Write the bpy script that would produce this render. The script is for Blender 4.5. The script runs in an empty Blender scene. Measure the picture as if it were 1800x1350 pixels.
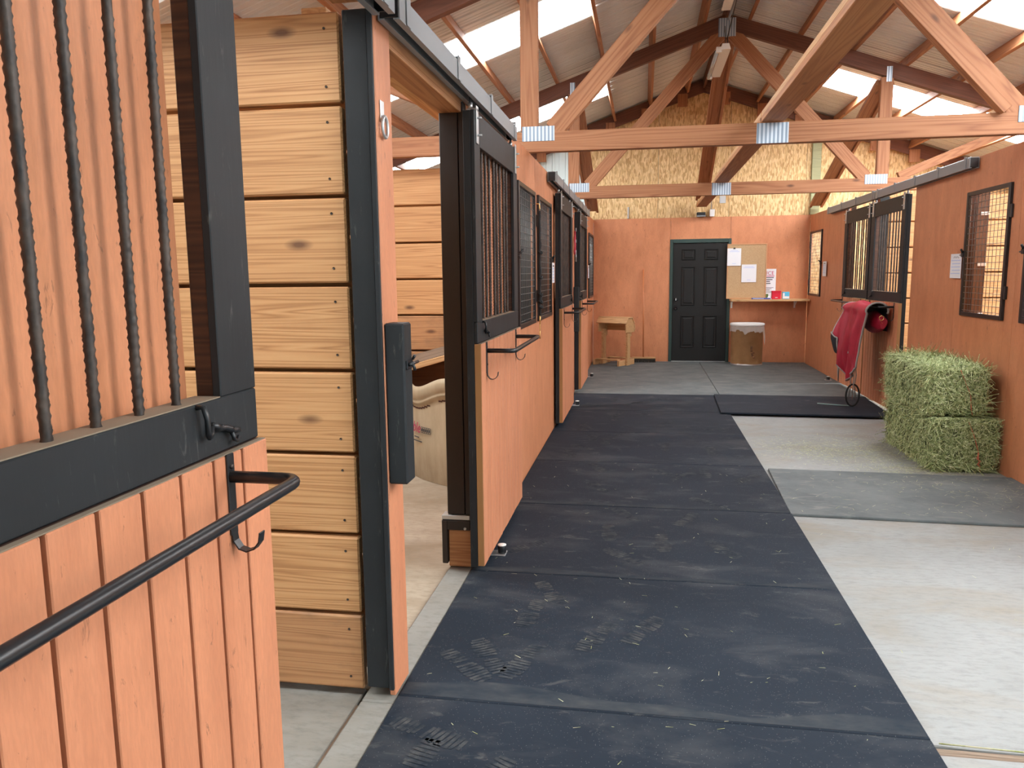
import bpy, math, random
from mathutils import Vector, Matrix, noise
random.seed(7)
sc = bpy.context.scene
C = sc.collection

# ------------------------------------------------------------------ camera, sky, exposure
cam = bpy.data.cameras.new('camera'); camo = bpy.data.objects.new('camera', cam); C.objects.link(camo)
F_PX, YAW, PITCH, ROLL, CAM_H = 1356.27, 0.1694, 0.1406, -0.0107, 1.5255
cam.sensor_width = 36.0; cam.sensor_fit = 'HORIZONTAL'; cam.lens = F_PX/1800*36
cam.clip_start = 0.05; cam.clip_end = 300
_f = Vector((-math.sin(YAW)*math.cos(PITCH), math.cos(YAW)*math.cos(PITCH), -math.sin(PITCH)))
_r = Vector((math.cos(YAW), math.sin(YAW), 0)); _u = _r.cross(_f)
_r2 = _r*math.cos(ROLL)+_u*math.sin(ROLL); _u2 = -_r*math.sin(ROLL)+_u*math.cos(ROLL)
camo.matrix_world = Matrix(((_r2.x,_u2.x,-_f.x,0),(_r2.y,_u2.y,-_f.y,0),(_r2.z,_u2.z,-_f.z,CAM_H),(0,0,0,1)))
sc.camera = camo
SKY_STRENGTH = 2.6
SKYLIGHT_STRENGTH = 13.5   # panels of the left slope; right slope glow boosted to light the left wall
w = bpy.data.worlds.new('overcast_sky'); sc.world = w; w.use_nodes = True
wn = w.node_tree.nodes; wl = w.node_tree.links
bgn = wn['Background']; bgn.inputs['Strength'].default_value = SKY_STRENGTH
tc = wn.new('ShaderNodeTexCoord'); sp = wn.new('ShaderNodeSeparateXYZ'); rp = wn.new('ShaderNodeValToRGB')
wl.new(tc.outputs['Generated'], sp.inputs[0]); wl.new(sp.outputs['Z'], rp.inputs[0]); wl.new(rp.outputs[0], bgn.inputs['Color'])
rp.color_ramp.elements[0].color = (.66,.80,.97,1); rp.color_ramp.elements[1].color = (.55,.76,1.0,1)
vs = sc.view_settings; vs.view_transform = 'Standard'; vs.look = 'None'; vs.exposure = 0.08; vs.gamma = 1.0; vs.use_curve_mapping = False
sc.cycles.use_denoising = True
sc.cycles.max_bounces = 10; sc.cycles.diffuse_bounces = 6; sc.cycles.sample_clamp_indirect = 6.0

# ------------------------------------------------------------------ materials
class NT:
    def __init__(s, name):
        s.m = bpy.data.materials.new(name); s.m.use_nodes = True
        s.n = s.m.node_tree.nodes; s.l = s.m.node_tree.links
        s.b = s.n['Principled BSDF']
    def new(s, t, **k):
        x = s.n.new(t)
        for a, v in k.items(): setattr(x, a, v)
        return x
    def link(s, a, b): s.l.new(a, b)
    def coord(s, scale=(1,1,1), rand=True, kind='Object'):
        t = s.new('ShaderNodeTexCoord'); mp = s.new('ShaderNodeMapping'); mp.inputs['Scale'].default_value = scale
        out = t.outputs[kind]
        if rand:
            oi = s.new('ShaderNodeObjectInfo'); mu = s.new('ShaderNodeMath', operation='MULTIPLY'); mu.inputs[1].default_value = 37.0
            s.link(oi.outputs['Random'], mu.inputs[0])
            va = s.new('ShaderNodeVectorMath', operation='ADD'); s.link(out, va.inputs[0]); s.link(mu.outputs[0], va.inputs[1]); out = va.outputs[0]
        s.link(out, mp.inputs['Vector']); return mp.outputs[0]
    def noise(s, vec, scale, detail=4, rough=.55, dist=0.0):
        x = s.new('ShaderNodeTexNoise'); x.inputs['Scale'].default_value = scale; x.inputs['Detail'].default_value = detail
        x.inputs['Roughness'].default_value = rough; x.inputs['Distortion'].default_value = dist
        s.link(vec, x.inputs['Vector']); return x.outputs['Fac']
    def ramp(s, fac, stops):
        x = s.new('ShaderNodeValToRGB'); e = x.color_ramp.elements
        while len(e) < len(stops): e.new(.5)
        for i, (p, c) in enumerate(stops):
            e[i].position = p; e[i].color = (c if isinstance(c, tuple) else (c,c,c)) + (1,)
        s.link(fac, x.inputs[0]); return x.outputs[0]
    def mix(s, fac, a, b, blend='MIX'):
        x = s.new('ShaderNodeMix', data_type='RGBA', blend_type=blend)
        for sock, v in ((x.inputs[0], fac), (x.inputs[6], a), (x.inputs[7], b)):
            if isinstance(v, (int, float)): sock.default_value = v
            elif isinstance(v, tuple): sock.default_value = v + (1,)
            else: s.link(v, sock)
        return x.outputs[2]
    def bump(s, h, strength=.3, dist=.005):
        x = s.new('ShaderNodeBump'); x.inputs['Strength'].default_value = strength; x.inputs['Distance'].default_value = dist
        s.link(h, x.inputs['Height']); s.link(x.outputs[0], s.b.inputs['Normal'])
    def done(s, color=None, rough=.6, metal=0.0, spec=None):
        if color is not None:
            if isinstance(color, tuple): s.b.inputs['Base Color'].default_value = color + (1,)
            else: s.link(color, s.b.inputs['Base Color'])
        if isinstance(rough, (int, float)): s.b.inputs['Roughness'].default_value = rough
        else: s.link(rough, s.b.inputs['Roughness'])
        s.b.inputs['Metallic'].default_value = metal
        if spec is not None: s.b.inputs['Specular IOR Level'].default_value = spec
        return s.m
def wood(name, dark, mid, light, knot=(.10,.04,.018), rings=1.0, rough=.62, dirt=None):
    t = NT(name)
    v = t.coord((.16, 7*rings, 7*rings)); a = t.noise(v, 2.0, 2, .45, .25)
    # growth rings: repeated bands from a stretched field
    mu = t.new('ShaderNodeMath', operation='MULTIPLY'); mu.inputs[1].default_value = 15.0; t.link(a, mu.inputs[0])
    fr = t.new('ShaderNodeMath', operation='PINGPONG'); fr.inputs[1].default_value = .5; t.link(mu.outputs[0], fr.inputs[0])
    v2 = t.coord((2.5, 110, 110)); b = t.noise(v2, 1.5, 2, .6)
    av = t.new('ShaderNodeMath', operation='MULTIPLY_ADD'); av.inputs[1].default_value = .30; t.link(b, av.inputs[0]); t.link(fr.outputs[0], av.inputs[2])
    col = t.ramp(av.outputs[0], [(.06, light), (.42, mid), (.66, dark)])
    v4 = t.coord((.4, 1.2, 1.2)); big = t.noise(v4, 1.3, 2)
    col = t.mix(t.ramp(big, [(.35, 0.0), (.7, .35)]), col, mid, 'MIX')
    vo = t.new('ShaderNodeTexVoronoi'); vo.inputs['Scale'].default_value = 1.0
    t.link(t.coord((2.4, 6.0, 6.0)), vo.inputs['Vector'])
    k = t.ramp(vo.outputs['Distance'], [(.045, .85), (.14, 0.0)])
    col = t.mix(k, col, knot)
    if dirt:
        v3 = t.coord((1.2, 2.5, 2.5)); d = t.ramp(t.noise(v3, 2.2, 5, .65), [(.48, 0.0), (.72, .75)])
        col = t.mix(d, col, dirt)
    t.bump(av.outputs[0], .12, .002)
    return t.done(col, rough)
M = {}
M['plank'] = wood('fir_plank', (.36,.165,.06), (.53,.275,.112), (.61,.345,.155), rings=1.1)
M['plank_dirty'] = wood('scuffed_plank', (.30,.14,.055), (.43,.21,.09), (.50,.27,.12), dirt=(.19,.11,.062))
M['truss'] = wood('truss_timber', (.24,.088,.034), (.35,.148,.063), (.40,.185,.085), rings=.6)
M['truss_dark'] = wood('backlit_timber', (.10,.034,.017), (.14,.050,.026), (.18,.068,.036), rings=.6)  # darkness of the backlit roof timbers put into the colour
M['header'] = wood('header_timber', (.30,.12,.045), (.42,.185,.07), (.48,.24,.10), rings=.7)
M['pine'] = wood('pine_board', (.44,.24,.10), (.56,.33,.15), (.64,.41,.21), rings=.8)
M['stain_dark'] = wood('dark_stained_wood', (.030,.013,.008), (.055,.022,.012), (.10,.042,.02))
M['old_wood'] = wood('weathered_wood', (.13,.085,.055), (.20,.14,.095), (.25,.185,.13))
M['panel_brown'] = wood('brown_panel', (.09,.04,.02), (.14,.065,.03), (.18,.09,.045))
M['green_post'] = wood('treated_post', (.20,.22,.11), (.29,.30,.16), (.36,.36,.21))
def orange(name, base, dark, zs):
    t = NT(name)
    v = t.coord((3.0, 3.0, zs)); n1 = t.noise(v, 3.0, 5, .6, .3)
    col = t.ramp(n1, [(.3, dark), (.52, base), (.8, tuple(min(1, c*1.14) for c in base))])
    v2 = t.coord((28, 28, 9)); n2 = t.noise(v2, 1.6, 5, .7, .6)
    nick = t.ramp(n2, [(.63, 0.0), (.69, .8)])
    col = t.mix(nick, col, tuple(c*.42 for c in base))
    v3 = t.coord((90, 90, 16)); n3 = t.noise(v3, 2.0, 3, .6)
    col = t.mix(t.ramp(n3, [(.4, .22), (.62, 0.0)]), col, tuple(c*.6 for c in base))
    t.bump(n3, .25, .002)
    return t.done(col, .55)
M['orange'] = orange('orange_stained_plywood', (.60,.243,.115), (.53,.205,.092), 1.2)
M['orange_board'] = orange('orange_stained_siding', (.60,.24,.12), (.52,.195,.095), .5)
M['groove'] = NT('groove_shadow_wood').done((.06,.022,.012), .9)
M['ply_edge'] = NT('plywood_edge').done((.34,.17,.06), .7)
def black(name, base, scuff, amt):
    t = NT(name)
    n = t.noise(t.coord((30, 30, 5)), 1.5, 5, .7, .8)
    col = t.mix(t.ramp(n, [(.62, 0.0), (.76, amt)]), base, scuff)
    n2 = t.noise(t.coord((2, 2, 2)), 2.0, 4); col = t.mix(t.ramp(n2, [(.4, 0.0), (.8, .35)]), col, tuple(c*1.9 for c in base))
    t.bump(t.noise(t.coord((60, 60, 6)), 1.0, 3), .15, .002)
    return t.done(col, .5, 0.0, .22)
M['black_paint'] = black('black_painted_wood', (.021,.0235,.0255), (.20,.19,.17), .5)
M['black_metal'] = NT('black_powder_coat').done((.014,.015,.017), .32, .0)
M['black_clad'] = NT('dark_brown_cladding').done((.018,.011,.009), .42)
M['track'] = NT('grey_track_steel').done((.24,.255,.265), .45, .1)
M['galv'] = NT('zinc_plated_steel').done((.55,.57,.58), .35, .75)
M['wire'] = NT('wire_steel').done((.16,.16,.155), .45, .5)
M['brass'] = NT('brass_snap').done((.75,.52,.20), .3, .9)
M['rebar'] = NT('rusty_rebar'); _t = M['rebar']
M['rebar'] = _t.done(_t.ramp(_t.noise(_t.coord((60,60,20)), 1.0, 4), [(.35,(.028,.024,.022)),(.65,(.085,.062,.048))]), .5, .3)
_t = NT('nail_plate_steel'); _ck = _t.new('ShaderNodeTexChecker'); _ck.inputs['Scale'].default_value = 1.0
_t.link(_t.coord((70,70,.01), rand=False), _ck.inputs['Vector']); _ck.inputs['Color1'].default_value = (.62,.70,.78,1); _ck.inputs['Color2'].default_value = (.25,.33,.42,1)
M['plate'] = _t.done(_ck.outputs[0], .42, .35)
_t = NT('rubber_mat'); _v = _t.coord((1,1,1))
_c = _t.ramp(_t.noise(_v, 1.6, 5, .6), [(.3,(.0105,.0165,.026)),(.7,(.016,.023,.034))])
_d = _t.ramp(_t.noise(_t.coord((1.1,1.9,1)), 1.7, 6, .62, .4), [(.50,0.0),(.72,.42)])
_c = _t.mix(_d, _c, (.080,.083,.086))
_e = _t.ramp(_t.noise(_t.coord((2.6,6,1)), 1.9, 6, .7, .8), [(.60,0.0),(.70,.30)])
_c = _t.mix(_e, _c, (.17,.165,.15))
_sp = _t.new('ShaderNodeTexVoronoi'); _sp.inputs['Scale'].default_value = 95.0; _t.link(_t.coord((1,1,1)), _sp.inputs['Vector'])
_c = _t.mix(_t.ramp(_sp.outputs['Distance'], [(.07,.5),(.13,0.0)]), _c, (.30,.30,.28))
_t.bump(_t.noise(_t.coord((1,1,1)), 220, 2), .2, .001)
M['rubber'] = _t.done(_c, .7, spec=.16)
_t = NT('dusty_rubber_mat')
_c = _t.ramp(_t.noise(_t.coord((1,1,1)), 3.0, 6, .65), [(.3,(.085,.098,.102)),(.7,(.155,.17,.168))])
_c = _t.mix(_t.ramp(_t.noise(_t.coord((1.5,4,1)), 3.0, 6, .7, .5), [(.55,0.0),(.72,.5)]), _c, (.28,.275,.25))
_t.bump(_t.noise(_t.coord((1,1,1)), 200, 2), .2, .001)
M['rubber_dusty'] = _t.done(_c, .75, spec=.3)
_t = NT('dust_print')
M['dust'] = _t.done(_t.ramp(_t.noise(_t.coord((1,1,1)), 16, 5, .65), [(.36,(.017,.024,.034)),(.52,(.042,.047,.053)),(.72,(.085,.086,.084))]), .8, spec=.12)
_t = NT('dust_film')
M['dust_film'] = _t.done(_t.ramp(_t.noise(_t.coord((1,2,1)), 5, 5, .65), [(.3,(.017,.024,.034)),(.55,(.036,.042,.049)),(.8,(.065,.067,.068))]), .8, spec=.12)
def concrete(name, lo, hi, stain, dust=.5):
    t = NT(name)
    c = t.ramp(t.noise(t.coord((1,1,1), rand=False), 1.4, 6, .62, .3), [(.3, lo), (.7, hi)])
    c = t.mix(t.ramp(t.noise(t.coord((1,2.2,1), rand=False), 1.1, 5, .6, .6), [(.46, 0.0), (.68, .75)]), c, stain)
    c = t.mix(t.ramp(t.noise(t.coord((5,14,1), rand=False), 3.0, 6, .7), [(.47, 0.0), (.72, dust+.2)]), c, tuple(x*.72 for x in lo))
    t.bump(t.noise(t.coord((1,1,1), rand=False), 60, 5), .12, .003)
    return t.done(c, .72)
M['concrete'] = concrete('aisle_concrete', (.235,.24,.232), (.30,.31,.305), (.235,.20,.15))
M['concrete_stall'] = concrete('stall_concrete', (.34,.28,.20), (.46,.39,.30), (.22,.155,.09), .6)
M['concrete_grey'] = concrete('sill_concrete', (.225,.22,.195), (.30,.295,.27), (.20,.18,.145), .5)
_t = NT('osb_sheet'); _v = _t.new('ShaderNodeTexVoronoi'); _v.inputs['Scale'].default_value = 1.0; _t.link(_t.coord((58,58,16)), _v.inputs['Vector'])
_sx = _t.new('ShaderNodeSeparateColor'); _t.link(_v.outputs['Color'], _sx.inputs[0])
_c = _t.ramp(_sx.outputs[0], [(.0,(.42,.255,.10)),(.35,(.66,.45,.21)),(.7,(.78,.58,.31)),(.97,(.46,.27,.11))])
_n = _t.ramp(_t.noise(_t.coord((26,26,7)), 1.6, 4, .7, 1.0), [(.60,0.0),(.70,.55)])
M['osb'] = _t.done(_t.mix(_n, _c, (.22,.12,.045)), .7)
_t = NT('liner_metal')
M['roof'] = _t.done(_t.ramp(_t.noise(_t.coord((1,1,1)), 1.2, 4), [(.3,(.58,.60,.60)),(.7,(.68,.70,.70))]), .5, 0.0)
M['endmetal'] = NT('pale_blue_siding').done((.62,.76,.78), .4, .1)
for _k, _g in (('skylight', 1.0), ('skylight_boost', 2.1)):
    _t = NT(_k+'_panel'); _t.b.inputs['Emission Color'].default_value = (.93,.97,1,1); _t.b.inputs['Emission Strength'].default_value = SKYLIGHT_STRENGTH*_g
    M[_k] = _t.done((.8,.85,.85), .5)
def plain(k, name, c, r=.6, m=0.0, spec=None): M[k] = NT(name).done(c, r, m, spec)
plain('door_black','black_steel_door',(.014,.014,.014),.42,0,.3); plain('green_trim','dark_green_trim',(.022,.05,.044),.45)
plain('paper','white_paper',(.80,.82,.86),.8); plain('ink','dark_ink',(.06,.06,.07),.8); plain('ink_red','red_ink',(.45,.03,.12),.7); plain('ink_blue','blue_print',(.10,.14,.45),.7); plain('ink_pale','pale_blue_print',(.45,.55,.85),.8)
_t = NT('cork'); M['cork'] = _t.done(_t.ramp(_t.noise(_t.coord((1,1,1)), 120, 3), [(.35,(.42,.27,.14)),(.65,(.56,.39,.22))]), .9)
plain('cork_trim','tan_cork_trim',(.55,.29,.14),.6); plain('white_plastic','white_plastic',(.78,.79,.78),.4); plain('white_metal','white_enamel',(.74,.74,.70),.35)
_t = NT('brown_drum_paper'); M['drum'] = _t.done(_t.ramp(_t.noise(_t.coord((1,1,1)), 5, 5), [(.35,(.33,.175,.07)),(.68,(.44,.25,.11))]), .6)
plain('stain_mark','drum_stain',(.14,.06,.025),.7)
_t = NT('clear_plastic_bag'); _tr = _t.new('ShaderNodeBsdfTransparent'); _mx = _t.new('ShaderNodeMixShader'); _mx.inputs[0].default_value = .42
_t.link(_tr.outputs[0], _mx.inputs[1]); _t.link(_t.b.outputs[0], _mx.inputs[2]); _t.link(_mx.outputs[0], _t.n['Material Output'].inputs['Surface'])
M['bag'] = _t.done((.85,.83,.80), .25)
_t = NT('red_blanket'); M['red'] = _t.done(_t.ramp(_t.noise(_t.coord((1,1,1)), 9, 4), [(.3,(.27,.004,.020)),(.7,(.37,.007,.030))]), .55)
plain('lining','black_lining',(.012,.012,.014),.8); plain('greytrim','grey_binding',(.30,.28,.26),.7); plain('redplastic','red_plastic',(.62,.02,.045),.35)
plain('bluebox','light_blue_card',(.10,.46,.70),.5); plain('bluepack','dark_blue_wrapper',(.06,.09,.34),.4); plain('greenleaf','green_print',(.10,.16,.04),.6)
plain('rope_black','black_rope',(.012,.012,.012),.8); plain('rope_navy','navy_rope',(.012,.014,.10),.7); plain('rope_teal','pale_teal_cord',(.25,.38,.36),.7); plain('rope_red','red_webbing',(.42,.03,.05),.7)
plain('twine','red_twine',(.50,.13,.07),.8); plain('bristle','dark_bristles',(.035,.03,.024),.9); plain('broomwood','reddish_handle',(.50,.17,.06),.4)
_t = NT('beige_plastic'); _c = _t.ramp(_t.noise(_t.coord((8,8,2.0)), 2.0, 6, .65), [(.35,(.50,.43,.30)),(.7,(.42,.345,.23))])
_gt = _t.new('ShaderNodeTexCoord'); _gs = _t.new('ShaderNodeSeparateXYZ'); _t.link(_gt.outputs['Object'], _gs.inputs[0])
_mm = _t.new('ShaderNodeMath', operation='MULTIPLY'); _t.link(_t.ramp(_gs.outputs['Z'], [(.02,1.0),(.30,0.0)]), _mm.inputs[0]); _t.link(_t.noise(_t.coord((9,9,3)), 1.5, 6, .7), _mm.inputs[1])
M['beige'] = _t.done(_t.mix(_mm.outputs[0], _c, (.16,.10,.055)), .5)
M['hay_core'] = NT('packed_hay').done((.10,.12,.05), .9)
_t = NT('green_hay'); _c = _t.ramp(_t.noise(_t.coord((1,1,1), rand=False), 45, 3, .7), [(.36,(.16,.21,.075)),(.5,(.36,.43,.18)),(.60,(.60,.66,.37)),(.68,(.75,.76,.50))])
M['hay'] = _t.done(_c, .75)
_t = NT('hay_litter'); M['litter'] = _t.done(_t.ramp(_t.noise(_t.coord((1,1,1), rand=False), 30, 2), [(.35,(.27,.30,.10)),(.6,(.58,.57,.38))]), .8)
plain('tube_glass','grey_tube',(.45,.52,.55),.2)
plain('dirt','dust_ledge',(.24,.185,.13),.9)
plain('gravel','outdoor_concrete',(.42,.42,.40),.9)

# ------------------------------------------------------------------ mesh helpers
WORLD = {}
def wm(o): return WORLD.get(o.name, Matrix())
def link(o, mat, parent, world=None):
    world = world or Matrix()
    C.objects.link(o)
    if parent is not None:
        o.parent = parent; o.matrix_local = wm(parent).inverted() @ world
    else: o.matrix_local = world
    WORLD[o.name] = world.copy()
    if mat is not None and o.type in ('MESH','FONT') and not o.data.materials: o.data.materials.append(M[mat] if isinstance(mat, str) else mat)
    return o
def empty(name, loc, label=None, cat=None, group=None, kind=None):
    o = bpy.data.objects.new(name, None); o.empty_display_size = .1
    link(o, None, None, Matrix.Translation(Vector(loc))); tag(o, label, cat, group, kind); return o
def tag(o, label=None, cat=None, group=None, kind=None):
    for k, v in (('label',label),('category',cat),('group',group),('kind',kind)):
        if v: o[k] = v
    return o
def cbox_data(sx, sy, sz, b):
    hx, hy, hz = sx/2, sy/2, sz/2; b = min(b, hx*.45, hy*.45, hz*.45)
    V = []; idx = {}
    for ix in (-1,1):
        for iy in (-1,1):
            for iz in (-1,1):
                for ax in range(3):
                    p = [ix*(hx-b), iy*(hy-b), iz*(hz-b)]; p[ax] = (ix*hx, iy*hy, iz*hz)[ax]
                    idx[(ix,iy,iz,ax)] = len(V); V.append(tuple(p))
    Fs = []
    def add(f):
        # orient outward
        a,b_,c = (Vector(V[f[0]]), Vector(V[f[1]]), Vector(V[f[2]])); n = (b_-a).cross(c-a)
        cen = sum((Vector(V[i]) for i in f), Vector())/len(f)
        Fs.append(tuple(f) if n.dot(cen) > 0 else tuple(reversed(f)))
    for s in (-1,1):
        add([idx[(s,a,b_,0)] for a,b_ in ((-1,-1),(1,-1),(1,1),(-1,1))])
        add([idx[(a,s,b_,1)] for a,b_ in ((-1,-1),(1,-1),(1,1),(-1,1))])
        add([idx[(a,b_,s,2)] for a,b_ in ((-1,-1),(1,-1),(1,1),(-1,1))])
    for a in (-1,1):
        for c in (-1,1):
            add([idx[(-1,a,c,1)], idx[(1,a,c,1)], idx[(1,a,c,2)], idx[(-1,a,c,2)]])
            add([idx[(a,-1,c,0)], idx[(a,1,c,0)], idx[(a,1,c,2)], idx[(a,-1,c,2)]])
            add([idx[(a,c,-1,0)], idx[(a,c,1,0)], idx[(a,c,1,1)], idx[(a,c,-1,1)]])
    for a in (-1,1):
        for b_ in (-1,1):
            for c in (-1,1): add([idx[(a,b_,c,0)], idx[(a,b_,c,1)], idx[(a,b_,c,2)]])
    return V, Fs
class MB:
    def __init__(s): s.v = []; s.f = []; s.sm = []
    def add(s, V, Fs, smooth=False, T=None):
        o = len(s.v)
        s.v += [tuple(T @ Vector(p)) if T else tuple(p) for p in V]
        s.f += [tuple(i+o for i in f) for f in Fs]; s.sm += [smooth]*len(Fs); return s
    def box(s, x0, x1, y0, y1, z0, z1, b=.002, T=None):
        V, Fs = cbox_data(abs(x1-x0), abs(y1-y0), abs(z1-z0), b); c = Vector(((x0+x1)/2,(y0+y1)/2,(z0+z1)/2))
        return s.add([Vector(p)+c for p in V], Fs, False, T)
    def tube(s, pts, r, n=8, closed=False, cap=True, smooth=True):
        P = [Vector(p) for p in pts]; m = len(P); V = []; Fs = []
        rr = r if isinstance(r, (list, tuple)) else [r]*m
        prev = None
        for i in range(m):
            if closed: d = P[(i+1)%m]-P[i-1]
            else: d = P[min(i+1,m-1)]-P[max(i-1,0)]
            d = d.normalized() if d.length > 1e-9 else Vector((0,0,1))
            if prev is None:
                a = Vector((0,0,1)) if abs(d.z) < .9 else Vector((1,0,0)); x = d.cross(a).normalized()
            else:
                x = prev - d*prev.dot(d); x = x.normalized() if x.length > 1e-6 else d.orthogonal().normalized()
            prev = x; y = d.cross(x)
            for k in range(n):
                t = 2*math.pi*k/n; V.append(P[i] + (x*math.cos(t)+y*math.sin(t))*rr[i])
        for i in range(m if closed else m-1):
            for k in range(n):
                a = i*n+k; b = i*n+(k+1)%n; c = ((i+1)%m)*n+(k+1)%n; d = ((i+1)%m)*n+k
                Fs.append((a,b,c,d))
        if cap and not closed:
            Fs.append(tuple(reversed(range(n)))); Fs.append(tuple(range((m-1)*n, m*n)))
        return s.add(V, Fs, smooth)
    def prism(s, poly, d0, d1, axis='y'):
        n = len(poly)
        def P(a, b, d): return {'y':(a,d,b),'x':(d,a,b),'z':(a,b,d)}[axis]
        V = [P(a,b,d0) for a,b in poly] + [P(a,b,d1) for a,b in poly]
        area = sum(poly[i][0]*poly[(i+1)%n][1]-poly[(i+1)%n][0]*poly[i][1] for i in range(n))
        flip = (area > 0) ^ (axis == 'y') ^ (d1 < d0)
        F1 = list(range(n)); F2 = [i+n for i in range(n)]
        Fs = []
        if flip: Fs += [tuple(reversed(F1)), tuple(F2)]
        else: Fs += [tuple(F1), tuple(reversed(F2))]
        for i in range(n):
            j = (i+1)%n; q = (i,j,j+n,i+n); Fs.append(q if flip else tuple(reversed(q)))
        return s.add(V, Fs)
    def lathe(s, prof, c, n=24, cap=True, axis='z'):
        V = []; Fs = []
        for r, h in prof:
            for k in range(n):
                t = 2*math.pi*k/n; a, b = r*math.cos(t), r*math.sin(t)
                V.append((c[0]+a, c[1]+b, c[2]+h) if axis == 'z' else ((c[0]+a, c[1]+h, c[2]+b) if axis == 'y' else (c[0]+h, c[1]+a, c[2]+b)))
        m = len(prof)
        for i in range(m-1):
            for k in range(n):
                q = (i*n+k, i*n+(k+1)%n, (i+1)*n+(k+1)%n, (i+1)*n+k); Fs.append(q if axis != 'y' else tuple(reversed(q)))
        if cap:
            Fs.append(tuple(reversed(range(n)))); Fs.append(tuple(range((m-1)*n, m*n)))
        return s.add(V, Fs, True)
    def grid(s, pts, smooth=True):
        R, Cn = len(pts), len(pts[0])
        return s.add([p for row in pts for p in row], [(i*Cn+j, i*Cn+j+1, (i+1)*Cn+j+1, (i+1)*Cn+j) for i in range(R-1) for j in range(Cn-1)], smooth)
    def ribbon(s, p, q, w, up=None):
        p = Vector(p); q = Vector(q); d = (q-p); up = up or Vector((random.gauss(0,1), random.gauss(0,1), random.gauss(0,1)))
        x = d.cross(up); x = x.normalized()*w*.5 if x.length > 1e-8 else Vector((w*.5,0,0))
        return s.add([p-x, p+x, q+x*.6, q-x*.6], [(0,1,2,3)])
    def build(s, name, mat, parent=None, label=None, cat=None, group=None, kind=None, origin=None):
        me = bpy.data.meshes.new(name)
        if origin is None:
            origin = wm(parent).translation if parent is not None else (Vector((sum(p[0] for p in s.v)/len(s.v), sum(p[1] for p in s.v)/len(s.v), min(p[2] for p in s.v))))
        O = Vector(origin)
        me.from_pydata([Vector(p)-O for p in s.v], [], s.f)
        me.polygons.foreach_set('use_smooth', s.sm); me.update()
        o = bpy.data.objects.new(name, me); link(o, mat, parent, Matrix.Translation(O)); tag(o, label, cat, group, kind); return o
def copy_obj(src, parent, world, name=None):
    o = src.copy(); o.parent = None
    if name: o.name = name
    C.objects.link(o); o.parent = parent
    o.matrix_parent_inverse = Matrix(); o.matrix_local = wm(parent).inverted() @ world if parent else world
    WORLD[o.name] = world.copy(); return o
BCACHE = {}
def board(name, p0, p1, wdt, thk, mat, parent=None, up=(0,0,1), b=.003):
    """rectangular board from p0 to p1 (centre line); width along 'up', grain along its own X"""
    p0, p1 = Vector(p0), Vector(p1); d = p1-p0; L = d.length; x = d.normalized(); u = Vector(up)
    z = (u - x*u.dot(x)).normalized(); y = z.cross(x)
    W = Matrix(((x.x,y.x,z.x,0),(x.y,y.y,z.y,0),(x.z,y.z,z.z,0),(0,0,0,1))); W.translation = (p0+p1)/2
    key = (round(L,3), round(wdt,4), round(thk,4), mat)
    me = BCACHE.get(key)
    if me is None:
        V, Fs = cbox_data(L, thk, wdt, b); me = bpy.data.meshes.new(name); me.from_pydata(V, [], Fs); me.update(); BCACHE[key] = me
    o = bpy.data.objects.new(name, me); return link(o, mat, parent, W)
def text(name, s, size, mat, parent, world, align='LEFT', shear=0.0, ext=.0003):
    cu = bpy.data.curves.new(name, 'FONT'); cu.body = s; cu.size = size; cu.align_x = align; cu.extrude = ext; cu.shear = shear; cu.resolution_u = 3
    tmp = bpy.data.objects.new('tmp_text', cu); C.objects.link(tmp); bpy.context.view_layer.update()
    me = bpy.data.meshes.new_from_object(tmp.evaluated_get(bpy.context.evaluated_depsgraph_get())); me.name = name
    bpy.data.objects.remove(tmp); bpy.data.curves.remove(cu); me.materials.clear()
    return link(bpy.data.objects.new(name, me), mat, parent, world)
def facing(normal, loc, up=(0,0,1)):
    z = Vector(normal).normalized(); u = Vector(up); x = u.cross(z).normalized(); y = z.cross(x)
    m = Matrix(((x.x,y.x,z.x,0),(x.y,y.y,z.y,0),(x.z,y.z,z.z,0),(0,0,0,1))); m.translation = Vector(loc); return m

# ------------------------------------------------------------------ dimensions of the barn
XL, XR = -.875, 2.70          # faces of the stall fronts
YB = 13.65                    # back wall
YF = -1.6                     # unseen end behind the camera, closed to cut the front daylight
XC, HALF = .93, 5.5           # ridge line, half width
ML, MR = -.8735, .951          # main run of mats
SL = .345                     # roof pitch
def roof_z(x, top=4.70): return top - SL*abs(x-XC)
FZ = -.018                    # concrete level (mat tops are z = 0)

# ------------------------------------------------------------------ floor
fl = empty('floor', (0,0,FZ), kind='structure')
for i, (x0,x1,y0,y1) in enumerate([(-.87,2.72,YF,2.485),(-.87,2.72,2.535,6.19),(-.87,2.72,6.196,9.85),(-.87,2.72,9.856,13.7)]):
    MB().box(x0,x1,y0,y1,FZ-.12,FZ,.004).build('concrete_slab','concrete',fl)
board('joint_strip', (-.86,2.51,FZ-.037), (2.70,2.51,FZ-.037), .06, .046, 'old_wood', fl)
for y0,y1 in ((YF,2.615),(2.62,6.315),(6.32,9.945),(9.95,YB)):
    MB().box(-4.55,(-1.02 if y0 < 2.6 else -1.001),y0,y1,FZ-.14,FZ-.012,.004).build('stall_slab','concrete_stall' if y0 > 2.55 else 'concrete_grey',fl)
    MB().box(2.721,6.4,y0,y1,FZ-.14,FZ-.012,.004).build('stall_slab','concrete_stall',fl)
for y0,y1 in ((YF,2.5),(2.5,3.86),(8.8,9.70),(9.70,11.1)):
    MB().box(-1.0,-.873,y0+.003,y1-.003,FZ-.12,FZ+.010,.006).build('sill_slab','concrete_grey',fl)
board('joint_strip', (-1.01,.6,FZ-.025), (-1.01,2.5,FZ-.025), .03, .018, 'old_wood', fl)
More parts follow.
